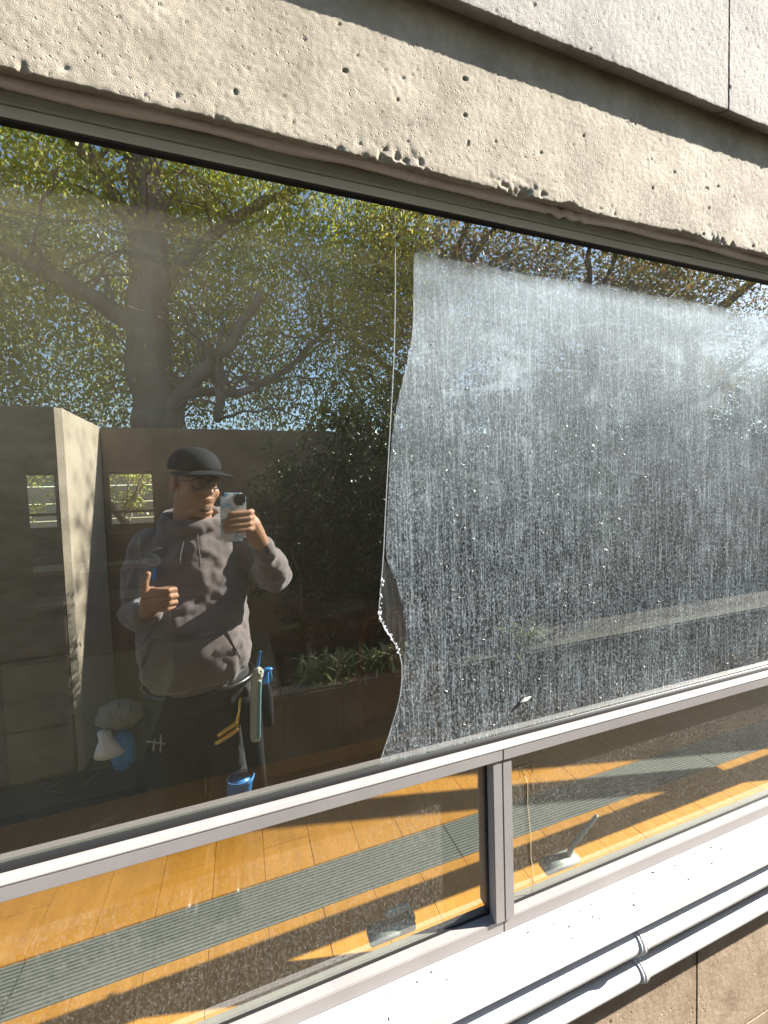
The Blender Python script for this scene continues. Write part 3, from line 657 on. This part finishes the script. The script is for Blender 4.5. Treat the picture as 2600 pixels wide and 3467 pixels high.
def tuft(x, y, seed, label):
    t = empty('leafy_plant', (x, y, .4), label, 'plant', 'low leafy plants at the planter edge'); rr = random.Random(seed); V = []; Fq = []; b = 0
    for k in range(170):
        a = rr.uniform(0, 6.28); l = rr.uniform(.10, .24); el = rr.uniform(.3, 1.3); w_ = rr.uniform(.006, .010)
        bx = x+rr.uniform(-.14, .14); by = y+rr.uniform(-.06, .06); bz = .42+rr.uniform(0, .14)
        d = Vector((math.cos(a)*math.cos(el), math.sin(a)*math.cos(el), math.sin(el))); s = Vector((-math.sin(a), math.cos(a), 0))
        p = Vector((bx, by, bz)); N_ = 4
        for i in range(N_+1):
            tt = i/N_; c = p+d*l*tt+Vector((0, 0, -1))*l*.55*tt*tt; ww = w_*math.sin(math.pi*(.15+.85*tt)) if i < N_ else .0005
            V += [c+s*ww, c-s*ww]
        for i in range(N_): Fq.append((b+2*i, b+2*i+1, b+2*i+3, b+2*i+2))
        b += 2*(N_+1)
    link('foliage', mesh_np('blades', np.array([tuple(v) for v in V]), np.array(Fq)), M['leafp'], t)
    MB().tube([(x, y, .38), (x, y, .5)], .012, 6).build('stem', M['bark'], t)
tuft(.42, -1.85, 1, 'leafy plant spilling over the planter right of the man')
tuft(.66, -1.86, 2, 'leafy plant mirrored behind the wooden chair back')
tuft(.92, -1.84, 3, 'leafy plant at the curved water edge of the glass')
tuft(1.9, -1.86, 4, 'leafy plant mirrored far behind the dusty glass')
# raised bed behind yard wall
tag(MB().box(-20, 40, -40, -3.1, 0, 1.9).build('raised_ground', M['soil']), kind='structure')
# main tree
tr = empty('big_tree', (-1.0, -5, 1.9), 'big spreading tree with yellow green hanging leaves mirrored above the concrete wall', 'tree')
sg = [([mir(345, 910, -5), mir(325, 800, -5), mir(322, 650, -5), mir(320, 480, -5), mir(300, 330, -5)], .30, .17),
      ([mir(310, 720, -5), mir(200, 640, -5), mir(60, 570, -5), mir(-120, 480, -5)], .13, .06),
      ([mir(350, 905, -4.9), mir(400, 850, -4.8), mir(450, 790, -4.8), mir(510, 720, -4.7), mir(560, 640, -4.6)], .12, .05),
      ([mir(470, 770, -4.8), mir(480, 860, -4.7), mir(470, 905, -4.6)], .05, .05),
      ([mir(330, 620, -5), mir(420, 540, -5.1), mir(560, 440, -5.3), mir(720, 380, -5.5)], .10, .04),
      ([mir(322, 560, -5), mir(250, 430, -5), mir(180, 330, -4.9), mir(100, 250, -4.9)], .10, .05),
      ([mir(400, 850, -4.8), mir(520, 850, -5.0), mir(620, 800, -5.2), mir(720, 690, -5.4)], .06, .03)]
rt = random.Random(77)
for k in range(110):
    q0 = rt.choice(sg[:7])[0]; i0 = rt.randrange(1, len(q0)); a0 = Vector(q0[i0-1]).lerp(Vector(q0[i0]), rt.random())
    d0 = Vector((rt.uniform(-1, 1), rt.uniform(-.6, .4), rt.uniform(-.1, 1))).normalized()*rt.uniform(.5, 1.5)
    sg.append(([a0, a0+d0*.5+Vector((0, 0, .08)), a0+d0+Vector((0, 0, -.12))], .022, .006))
branchy(sg, 8, 8, .03).build('trunk', M['bark'], tr, True)
link('crown', leafcloud([(-1.6, -5.55, 5.0, 2.6, .9, 2.3), (1.2, -5.5, 4.9, 2.4, .9, 2.1), (-3.6, -5.7, 4.6, 1.8, .9, 2.0), (-1.2, -6.6, 3.6, 3.6, .4, 1.2)], 115000, .062, 61, clump=(780, .17), droop=1.0), M['leafy'], tr)
t2 = empty('hedge_tree', (-3.2, -6, 1.9), 'low dark leafy growth behind the pillar top at the left', 'tree')
MB().tube([(-3.2, -6.4, 1.9), (-3.1, -6.4, 3)], [.08, .04], 8).build('trunk', M['bark'], t2, True)
link('crown', leafcloud([(-2.6, -6.2, 2.6, 2.6, .8, .9), (-5, -6.4, 3, 2, .8, 1.2)], 12000, .06, 62, clump=(260, .14)), M['leafd'], t2)
def tree(x, y, h, r, n, seed, label, m):
    t = empty('autumn_tree', (x, y, 1.9), label, 'tree'); rr = random.Random(seed)
    sg = [([(x, y, 1.8), (x+.1, y, 1.9+h*.4), (x, y, 1.9+h*.8)], .26, .1)]
    for k in range(9):
        a = rr.uniform(0, 6.28); sg.append(([(x, y, 1.9+h*(.25+.05*k)), (x+math.cos(a)*r*.5, y+math.sin(a)*r*.5, 1.9+h*(.45+.05*k)), (x+math.cos(a)*r*.85, y+math.sin(a)*r*.85, 1.9+h*(.6+.04*k))], .09, .03))
    branchy(sg, seed, 8, .06).build('trunk', M['bark'], t, True)
    link('crown', leafcloud([(x, y, 1.9+h*.68, r, r, h*.42)], n, .085, seed, clump=(int(n/45), .24)), M[m], t)
tree(3.6, -6.6, 4.6, 2.1, 22000, 71, 'loose tree with sky behind it mirrored under the window head middle', 'leafr')
tree(7.4, -6.6, 5.2, 2.6, 24000, 72, 'tree with a thick dark trunk mirrored near the right window head', 'leafr')
tree(11.8, -7.4, 6.0, 3.2, 22000, 73, 'brownish autumn tree mirrored at the far right end', 'leafr')
hg = empty('tall_hedge', (8, -8, 1.9), 'dark hedge along the top of the yard wall mirrored behind the dusty glass', 'hedge')
MB().tube([(8, -9, 1.8), (8, -9, 3)], .1, 8).build('stem', M['bark'], hg)
link('foliage', leafcloud([(2.6, -6.9, 2.7, 1.6, .6, 1.1), (5.5, -7.6, 3.0, 3.2, .6, 1.5), (10, -8.2, 3.4, 4, .7, 1.8), (16, -9, 3.8, 5, .7, 2)], 60000, .12, 66, clump=(500, .2)), M['leafd'], hg)
# far house
hs = empty('far_house', (0, -14, 1.9), 'small grey blue sided house glimpsed behind the tree base', 'house')
for k in range(8): MB().box(.6, 4.6, -14.1, -14+.02*(k % 1), 1.9+k*.2, 2.08+k*.2).build('siding_board', M['siding'], hs)
MB().raw([(.3, -13.8, 3.5), (4.9, -13.8, 3.5), (4.9, -16, 3.9), (.3, -16, 3.9), (.3, -13.8, 3.6), (4.9, -13.8, 3.6), (4.9, -16, 4.0), (.3, -16, 4.0)], [(0, 1, 2, 3), (7, 6, 5, 4), (0, 4, 5, 1), (1, 5, 6, 2), (2, 6, 7, 3), (3, 7, 4, 0)]).build('roof', M['alud'], hs)

# ---------------------------------------------------------------- the man (real, behind the camera)
man = empty('person', (-.18, -1.15, 0), 'man in black cap, glasses and grey hoodie mirrored giving a thumbs up while filming', 'person')
LP = lambda a, b, c: CAM+R_*a+U_*b+F_*c     # phone-frame point
HC = Vector((-.165, -1.13, 1.665)); HR = Matrix.Rotation(math.radians(-33), 3, 'Z') @ Matrix.Rotation(math.radians(-8), 3, 'X')
hp = lambda x, y, z: HC+HR @ Vector((x, y, z))
b = MB()
# head
b.ell(hp(0, -.01, .03), (.080, .100, .098), HR, 24); b.ell(hp(0, .018, -.035), (.070, .078, .085), HR, 24)
b.ell(hp(0, .05, -.085), (.045, .038, .034), HR); b.ell(hp(.036, .058, -.035), (.030, .028, .03), HR); b.ell(hp(-.036, .058, -.035), (.030, .028, .03), HR)
b.tube([hp(0, .088, .012), hp(0, .104, -.012), hp(0, .110, -.026)], [.008, .011, .014], 10); b.ell(hp(.013, .098, -.028), (.009, .010, .008), HR); b.ell(hp(-.013, .098, -.028), (.009, .010, .008), HR)
b.ell(hp(0, .088, -.054), (.026, .012, .006), HR); b.ell(hp(0, .087, -.063), (.022, .012, .007), HR)
b.ell(hp(.03, .078, .022), (.022, .012, .006), HR); b.ell(hp(-.03, .078, .022), (.022, .012, .006), HR)
for s in (-1, 1):
    b.ell(hp(s*.03, .074, .004), (.014, .012, .010), HR); b.ell(hp(s*.083, -.012, -.008), (.010, .018, .032), HR @ Matrix.Rotation(.15*s, 3, 'Z'))
b.ell(hp(0, .04, -.112), (.050, .045, .022), HR)
# neck, trunk
b.tube([hp(0, -.02, -.06), (-.185, -1.17, 1.53), (-.185, -1.18, 1.44)], [.068, .072, .085], 20)
TR = [((-.185, -1.16, .80), .165, .135, .9), ((-.19, -1.14, .93), .175, .155, .9), ((-.19, -1.115, 1.06), .18, .175, .9), ((-.188, -1.13, 1.2), .19, .155, .9), ((-.185, -1.16, 1.33), .19, .125, .9), ((-.185, -1.18, 1.41), .175, .105, .9), ((-.185, -1.185, 1.465), .13, .08, .9), ((-.185, -1.185, 1.50), .075, .065, .9)]
b.loft(TR)
SHR, ELR, WRR = Vector((.00, -1.19, 1.415)), Vector((.118, -1.03, 1.275)), Vector((.062, -.775, 1.435))
SHL, ELL, WRL = Vector((-.352, -1.19, 1.41)), Vector((-.395, -1.14, 1.15)), Vector((-.305, -.875, 1.235))
b.tube([SHR, SHR.lerp(ELR, .5), ELR, ELR.lerp(WRR, .4), WRR], [.06, .052, .044, .042, .029], 16); b.tube([SHL, SHL.lerp(ELL, .5), ELL, ELL.lerp(WRL, .4), WRL], [.06, .052, .044, .042, .029], 16)
# legs and feet
LEG = [(-.285, -.09), (-.09, .0)]
for hx in (-.275, -.10):
    b.tube([(hx, -1.17, .86), (hx, -1.15, .65), (hx-.005, -1.13, .48), (hx, -1.16, .3), (hx, -1.18, .09)], [.095, .08, .058, .055, .04], 16); b.tube([(hx, -1.19, .06), (hx, -1.02, .04)], [.045, .035], 12, .8)
# right hand round the phone
wr = WRR
palm = LP(.047, -.088, -.045)
b.tube([wr, palm.lerp(wr, .45), palm], [.027, .031, .033], 12); b.ell(palm, (.024, .034, .042), None)
fb_ = [-.047, -.065, -.083, -.099]; tipx = [-.036, -.052, -.051, -.045]
for i in range(4):
    bb = fb_[i]; r0 = .0092-.0006*(i == 3)
    b.tube([LP(.048, bb-.006, -.042), LP(.038, bb+.002, -.008), LP(.026, bb+.001, .0065), LP(-.008, bb-.001, .0085), LP(tipx[i]*.6-.008, bb-.003, .0078), LP(tipx[i], bb-.005, .0055)], [.012, r0+.001, r0, r0-.0006, r0-.001, r0-.002], 12)
b.tube([LP(.045, -.085, -.05), LP(.035, -.06, -.034), LP(.018, -.045, -.026), LP(-.004, -.036, -.0235)], [.017, .0125, .011, .0095], 12)
# left hand thumbs up
b.tube([WRL, (-.290, -.835, 1.258), (-.282, -.800, 1.278)], [.027, .031, .032], 12); b.ell((-.279, -.795, 1.285), (.030, .026, .044))
for i, z in enumerate((1.318, 1.298, 1.278, 1.260)):
    l = (.0, .003, .0, -.006)[i]; r0 = .0098-.0004*i
    b.tube([(-.285, -.785, z-.002), (-.255, -.768, z), (-.224+l, -.764, z-.002), (-.209+l, -.780, z-.004), (-.222+l, -.803, z-.004), (-.245, -.806, z-.003)], [.013, r0+.001, r0, r0, r0-.001, r0-.002], 12)
b.tube([(-.290, -.785, 1.295), (-.293, -.772, 1.322), (-.288, -.768, 1.348), (-.280, -.772, 1.372)], [.016, .0125, .011, .0095], 12)
o = b.build('body', M['skin'], man); remesh(o, .0033, 3, .5)
# hoodie
h = MB()
TH = [((-.19, -1.15, .862), .168, .165, .9), ((-.19, -1.145, .885), .176, .172, .9), ((-.19, -1.12, .96), .195, .205, .88), ((-.19, -1.10, 1.06), .200, .222, .88), ((-.188, -1.115, 1.14), .196, .205, .88), ((-.188, -1.135, 1.22), .194, .172, .88), ((-.185, -1.155, 1.32), .197, .152, .88), ((-.185, -1.17, 1.39), .187, .135, .85), ((-.185, -1.18, 1.45), .155, .108, .9), ((-.185, -1.18, 1.495), .105, .094, .95)]
h.loft(TH, 36)
h.tube([SHR+Vector((-.01, 0, .005)), SHR.lerp(ELR, .5), ELR, ELR.lerp(WRR, .35), ELR.lerp(WRR, .7), ELR.lerp(WRR, .94)], [.078, .072, .068, .066, .052, .042], 18)
h.tube([SHL+Vector((.01, 0, .005)), SHL.lerp(ELL, .5), ELL, ELL.lerp(WRL, .35), ELL.lerp(WRL, .7), ELL.lerp(WRL, .90)], [.078, .072, .068, .066, .052, .043], 18)
# hood lying round the neck
n = 20
h.tube([(-.185+.105*math.cos(a), -1.175+.090*math.sin(a), 1.515-.028*math.sin(a)) for a in [2*math.pi*k/n for k in range(n+1)]], [.026+.012*max(0, -math.sin(2*math.pi*k/n)) for k in range(n+1)], 12)
h.ell((-.185, -1.29, 1.45), (.12, .06, .09))
o = h.build('hoodie', M['hoodie'], man); remesh(o, .006, 6, .6)
tx = bpy.data.textures.new('folds', 'CLOUDS'); tx.noise_scale = .11; tx.noise_depth = 2
dsp = o.modifiers.new('d', 'DISPLACE'); dsp.texture = tx; dsp.strength = .045; dsp.mid_level = .5; dsp.texture_coords = 'GLOBAL'
def tors(a, z, off=.0):  # point on the hoodie front, a = angle from +y towards +x
    for i in range(len(TH)-1):
        (c0, hx0, hy0, p0), (c1, hx1, hy1, p1) = TH[i], TH[i+1]
        if c0[2] <= z <= c1[2]:
            t = (z-c0[2])/(c1[2]-c0[2]); break
    hx = hx0+(hx1-hx0)*t+off; hy = hy0+(hy1-hy0)*t+off; cx = c0[0]+(c1[0]-c0[0])*t; cy = c0[1]+(c1[1]-c0[1])*t; pw = .88
    s_, c_ = math.sin(a), math.cos(a); return Vector((cx+hx*math.copysign(abs(s_)**pw, s_), cy+hy*math.copysign(abs(c_)**pw, c_), z))
# pouch pocket
V = []; Fq = []; nu, nv = 20, 10
for j in range(nv+1):
    z = .905+(1.125-.905)*j/nv; wfr = .82 if z < 1.0 else .82-(z-1.0)/.125*.30
    for i in range(nu+1): V.append(tors(wfr*(2*i/nu-1), z, .012+.006*math.sin(math.pi*j/nv)))
for j in range(nv):
    for i in range(nu): a = j*(nu+1)+i; Fq.append((a, a+nu+1, a+nu+2, a+1))
o = MB().raw(V, Fq).build('pocket', M['hoodie'], man, True)
sm_ = o.modifiers.new('s', 'SOLIDIFY'); sm_.thickness = .008; sm_.offset = -1; d2 = o.modifiers.new('d', 'DISPLACE'); d2.texture = tx; d2.strength = .045; d2.texture_coords = 'GLOBAL'
for off in (.017, .023):
    P = [tors(-.52+k*.052, 1.128-(off-.017)*1.6, off-.002) for k in range(21)]; MB().tube(P+[], .0016, 6).build('seam', M['hoodied'], man)
P = [tors(.54+.28*k/8, 1.122-.122*k/8, .018) for k in range(9)]; MB().tube(P, .003, 6).build('seam', M['hoodied'], man)
P = [tors(-(.54+.28*k/8), 1.122-.122*k/8, .018) for k in range(9)]; MB().tube(P, .003, 6).build('seam', M['hoodied'], man)
for dx, zl in ((-.022, 1.335), (.022, 1.345)):
    MB().tube([(-.185+dx, -1.078, 1.49), (-.185+dx*1.1, -1.045, 1.44), (-.187+dx*1.5, -1.016, 1.39), (-.185+dx*1.5, -.996, zl)], .0032, 8).build('drawstring', M['hoodied'], man, True)
# chest print and blue tab
q = MB(); P = [(-.295, 1.42), (-.325, 1.418), (-.335, 1.40), (-.30, 1.392), (-.285, 1.375), (-.30, 1.36), (-.33, 1.362)]
def chest(x, z, off=.016):
    a = math.asin(max(-1, min(1, (x+.185)/.225))); return tors(a, z, off)
q.tube(smooth([chest(a, b) for a, b in P], 2), .0055, 6, .6); q.build('chest_print', M['cloth'], man)
q = MB(); q.tube([chest(-.305, 1.345), chest(-.305, 1.315)], .008, 6, .6); q.build('chest_tab', M['bluec'], man)
# trousers
h = MB(); h.loft([((-.187, -1.16, .78), .185, .145, .9), ((-.187, -1.15, .86), .195, .155, .9), ((-.187, -1.145, .91), .19, .15, .9)])
for hx in (-.275, -.10): h.tube([(hx, -1.16, .84), (hx, -1.15, .66), (hx-.005, -1.14, .48), (hx, -1.16, .3), (hx, -1.18, .10)], [.108, .096, .082, .078, .074], 18)
o = h.build('trousers', M['pants'], man); remesh(o, .008, 5, .6); d3 = o.modifiers.new('d', 'DISPLACE'); d3.texture = tx; d3.strength = .028; d3.texture_coords = 'GLOBAL'
h = MB()
for hx in (-.275, -.10): h.tube([(hx, -1.20, .05), (hx, -1.0, .042)], [.052, .042], 14, .9); h.box(hx-.045, hx+.045, -1.25, -.96, .0, .025, bev=.006)
h.build('shoes', M['black'], man, True)
q = MB(); n = 40
q.tube([(-.187+.207*math.cos(a), -1.147+.165*math.sin(a), .868) for a in [2*math.pi*k/n for k in range(n+1)]], .012, 8, 1); q.build('belt', M['black'], man, True)
q = MB(); q.tube([(-.34, -.985, .70), (-.33, -.98, .74), (-.335, -.98, .70)], .003, 6); q.tube([(-.36, -.99, .735), (-.30, -.975, .72)], .003, 6); q.tube([(-.31, -.98, .75), (-.315, -.978, .69)], .003, 6); q.build('trouser_print', M['cloth'], man)
# cap
q = MB(); V = []; Fq = []; nu, nv = 36, 12
for j in range(nv+1):
    th = math.pi/2*j/nv
    for i in range(nu):
        ph = 2*math.pi*i/nu; V.append(hp(.094*math.cos(th)*math.cos(ph), -.008+.112*math.cos(th)*math.sin(ph), .050+.092*math.sin(th)**.85))
for j in range(nv):
    for i in range(nu): Fq.append((j*nu+i, j*nu+(i+1) % nu, (j+1)*nu+(i+1) % nu, (j+1)*nu+i))
cp = q.raw(V, Fq).build('cap', M['cap'], man, True); s_ = cp.modifiers.new('s', 'SOLIDIFY'); s_.thickness = .003
V = []; Fq = []; nu = 24
for j in range(5):
    for i in range(nu+1):
        ph = math.pi*(i/nu); e = j/4; V.append(hp((.088+.006*e)*math.cos(ph), .0+(.100*math.sin(ph))+(.095*e)*math.sin(ph)**.45, .052-.010*e-.012*abs(math.cos(ph))**2))
for j in range(4):
    for i in range(nu): a = j*(nu+1)+i; Fq.append((a, a+1, a+nu+2, a+nu+1))
bo = MB().raw(V, Fq).build('cap_brim', M['cap'], cp, True); s_ = bo.modifiers.new('s', 'SOLIDIFY'); s_.thickness = .005
MB().ell(hp(0, -.008, .143), (.006, .006, .003)).build('cap_button', M['cap'], cp)
# glasses
q = MB()
for s in (-1, 1):
    n = 24; P = []
    for k in range(n+1):
        a = 2*math.pi*k/n; P.append(hp(s*.034+.028*math.copysign(abs(math.cos(a))**.6, math.cos(a)), .100-.008*abs(s*.034+.028*math.cos(a))/.06, .006+.020*math.copysign(abs(math.sin(a))**.7, math.sin(a))))
    q.tube(P, .0028, 6); q.tube([hp(s*.062, .092, .014), hp(s*.080, .06, .014), hp(s*.084, -.005, .008)], .0025, 6)
q.tube([hp(-.008, .103, .010), hp(.008, .103, .010)], .0025, 6)
gl_ = q.build('glasses', M['black'], man, True)
q = MB()
for s in (-1, 1): q.ell(hp(s*.034, .098, .006), (.026, .0015, .018), HR, 20)
lm = M['lens']; lm.node_tree.nodes['Principled BSDF'].inputs['Alpha'].default_value = .12
q.build('spectacle_lens', lm, gl_, True)
q = MB(); q.ell(hp(0, .070, -.098), (.026, .020, .012), HR)
for s in (-1, 1): q.ell(hp(s*.079, -.004, .01), (.006, .02, .03), HR)
q.build('beard', M['beard'], man, True)
# phone
ph = empty('phone', LP(-.018, -.06, -.008), 'smartphone in a blue and white marbled case held in front of the mirrored face', 'phone')
bm = bmesh.new(); bmesh.ops.create_cube(bm, size=1)
for v_ in bm.verts: v_.co = Vector((v_.co.x*.076, v_.co.y*.150, v_.co.z*.0095))
ed_ = [e for e in bm.edges if abs(e.verts[0].co.z-e.verts[1].co.z) > .005]; bmesh.ops.bevel(bm, geom=ed_, offset=.011, segments=6, affect='EDGES')
ed_ = [e for e in bm.edges if abs(e.verts[0].co.z-e.verts[1].co.z) < .001 and len(e.link_faces) == 2 and any(abs(f.normal.z) > .9 for f in e.link_faces)]; bmesh.ops.bevel(bm, geom=ed_, offset=.0022, segments=2, affect='EDGES')
me = bpy.data.meshes.new('phone_case'); 
c0 = LP(-.018, -.061, -.0088)
for v_ in bm.verts: v_.co = c0+R_*v_.co.x+U_*v_.co.y+F_*v_.co.z
bm.to_mesh(me); bm.free()
pm = bpy.data.materials.new('phone_case'); pm.use_nodes = True; nt = pm.node_tree; bsd = nt.nodes['Principled BSDF']; bsd.inputs['Roughness'].default_value = .3
nz = N(nt, 'TexNoise'); nz.inputs['Scale'].default_value = 22; nz.inputs['Detail'].default_value = 6; nz.inputs['Distortion'].default_value = 1.5; L(nt, pos(nt), nz.inputs['Vector'])
rp = N(nt, 'ValToRGB'); e = rp.color_ramp.elements; e[0].position = .42; e[0].color = (.85, .86, .86, 1); e[1].position = .66; e[1].color = (.12, .38, .66, 1); e.new(.54).color = (.5, .68, .8, 1)
L(nt, nz.outputs[0], rp.inputs[0]); L(nt, rp.outputs[0], bsd.inputs[0])
link('phone_case', me, pm, ph)
def pbox(a0, a1, b0, b1, c0_, c1_, name, m, bev=.004):
    bm = bmesh.new(); bmesh.ops.create_cube(bm, size=1)
    for v_ in bm.verts: v_.co = Vector(((a0+a1)/2+v_.co.x*(a1-a0), (b0+b1)/2+v_.co.y*(b1-b0), (c0_+c1_)/2+v_.co.z*(c1_-c0_)))
    ee = [e for e in bm.edges if abs(e.verts[0].co.z-e.verts[1].co.z) > 1e-5]; bmesh.ops.bevel(bm, geom=ee, offset=bev, segments=4, affect='EDGES')
    me = bpy.data.meshes.new(name)
    for v_ in bm.verts: v_.co = CAM+R_*v_.co.x+U_*v_.co.y+F_*v_.co.z
    bm.to_mesh(me); bm.free(); return link(name, me, m, ph)
lb = pbox(-.018, .016, -.024, .010, -.0041, -.0022, 'camera_bump', M['black'], .007)
pbox(-.053, .017, -.131, .009, -.0140, -.0134, 'screen', M['black'], .008)
for a_, b_ in ((-.0085, .0), (-.0085, -.016), (.007, -.008)):
    MB().tube([LP(a_, b_, -.0022), LP(a_, b_, -.0016)], .0048, 12).build('camera_lens', M['lens'], ph, True)
# tools at the right hip
hb = empty('tool_holster', (.07, -1.1, .6), 'long black tool holster hanging at the mirrored right hip', 'holster')
MB().loft([((.095, -1.03, .42), .030, .025, .9), ((.085, -1.04, .55), .036, .03, .9), ((.075, -1.05, .72), .042, .034, .9), ((.07, -1.06, .80), .045, .036, .9)]).build('pouch', M['cap'], hb, True)
MB().tube([(.02, -1.08, .88), (.05, -1.08, .82), (.065, -1.075, .74)], [.02, .03, .025], 10, .4).build('strap', M['cap'], hb, True)
ws = empty('washer_sleeve', (.085, -1.03, .8), 'white and teal fleecy window washer sleeve sticking out of the holster', 'window washer')
V = MB().tube(smooth([(.088, -1.0, .66), (.092, -1.0, .76), (.10, -.998, .87), (.112, -1.0, .915)], 2), .021, 16, .8).build('fleece_sleeve', M['fleece'], ws); V.modifiers.new('sub', 'SUBSURF').levels = 2; V.modifiers['sub'].render_levels = 2
dz = V.modifiers.new('d', 'DISPLACE'); t3 = bpy.data.textures.new('fz', 'CLOUDS'); t3.noise_scale = .008; dz.texture = t3; dz.strength = .008; dz.texture_coords = 'GLOBAL'
MB().tube([(.100, -.982, .67), (.106, -.980, .78), (.113, -.982, .88)], .0095, 10, .6).build('teal_band', M['teal'], ws, True)
sq = empty('squeegee_handle', (.115, -1.0, .95), 'blue plastic squeegee handle poking above the fleecy sleeve', 'squeegee')
MB().tube([(.104, -1.02, .84), (.110, -1.02, .93), (.122, -1.02, .985)], [.009, .008, .006], 8, .6).build('handle', M['bluep'], sq, True)
sp = empty('spray_trigger', (.14, -1.02, .9), 'bright blue spray trigger head beside the washer sleeve', 'spray bottle')
MB().tube([(.140, -1.02, .86), (.143, -1.02, .905)], .010, 10).ell((.147, -1.01, .915), (.020, .012, .009)).tube([(.156, -1.0, .91), (.160, -1.0, .885), (.154, -1.0, .87)], .0035, 8).build('trigger_head', M['bluep'], sp, True)
MB().tube([(.142, -1.02, .70), (.140, -1.02, .82), (.140, -1.02, .855)], [.022, .022, .010], 12).build('bottle', M['cap'], sp, True)
for k, (dz_, lb) in enumerate(((0, 'upper of two brass squeegee handles sticking out by the thigh'), (-.028, 'lower of two brass squeegee handles sticking out by the thigh'))):
    bs_ = empty('brass_squeegee', (.02, -.98, .76+dz_), lb, 'squeegee', 'brass squeegees by the thigh')
    MB().tube([(-.038-.01*k, -.955, .722+dz_), (.0, -.96, .742+dz_), (.022, -.965, .752+dz_)], [.0085, .0105, .0105], 12).build('grip', M['brass'], bs_, True)
    MB().tube([(.022, -.965, .752+dz_), (.035, -.975, .79), (.04, -.985, .83)], .0045, 8).build('stem', M['brass'], bs_, True)
bb_ = empty('belt_bucket', (.06, -1.03, .45), 'clear blue plastic bucket hanging at knee height below the holster', 'bucket')
o = MB().loft([((.055, -1.0, .385), .032, .028, .8), ((.055, -1.0, .41), .042, .036, .8), ((.065, -1.0, .50), .048, .040, .8), ((.067, -1.0, .505), .050, .042, .8)]).build('bucket_body', M['bluep'], bb_, True)
n = 24; MB().tube([(.067+.05*math.cos(2*math.pi*k/n), -1.0+.042*math.sin(2*math.pi*k/n), .512) for k in range(n+1)], .003, 6).build('rim', M['bluec'], bb_, True)
# cloths at the left hip
def crumple(name, c, r, m, seed, label, cat):
    bm = bmesh.new(); bmesh.ops.create_icosphere(bm, subdivisions=5, radius=1); rr = np.random.default_rng(seed); D = rr.normal(size=(9, 3)); ph_ = rr.uniform(0, 6, 9); fr = rr.uniform(2, 9, 9)
    for v_ in bm.verts:
        p = v_.co.copy(); s = sum(abs(math.sin(fr[k]*(D[k] @ np.array(p))+ph_[k]))*.07 for k in range(9)); v_.co = Vector(c)+Vector((p.x*r[0], p.y*r[1], p.z*r[2]))*(.62+s)
    me = bpy.data.meshes.new(name); bm.to_mesh(me); bm.free(); return tag(link(name, me, m, None, True), label, cat)
crumple('white_towel', (-.450, -1.04, .775), (.070, .035, .052), mat('grey_towel', (.2, .205, .21), .9), 3, 'crumpled pale towel tucked at the mirrored left hip', 'towel')
crumple('blue_rag', (-.44, -1.02, .655), (.036, .035, .07), M['bluec'], 6, 'bright blue microfibre rag hanging under the pale towel', 'rag')
fn = empty('white_funnel', (-.49, -1.0, .70), 'white plastic funnel like cap beside the blue rag', 'funnel')
MB().loft([((-.475, -1.0, .665), .050, .045, 1), ((-.478, -1.0, .69), .040, .036, 1), ((-.485, -1.0, .715), .022, .022, 1), ((-.490, -1.0, .745), .020, .020, 1)]).build('cone', M['white'], fn, True)

for o in (hb, ws, sq, sp): o.location.x -= .075
bb_.location.x -= .115
for o in bpy.data.objects:
    if o.name.startswith('brass_squeegee'): o.location.x -= .075
for o in bpy.data.objects:
    if o.name in ('white_towel', 'blue_rag', 'white_funnel'): o.location.z += .05; o.location.x -= .0
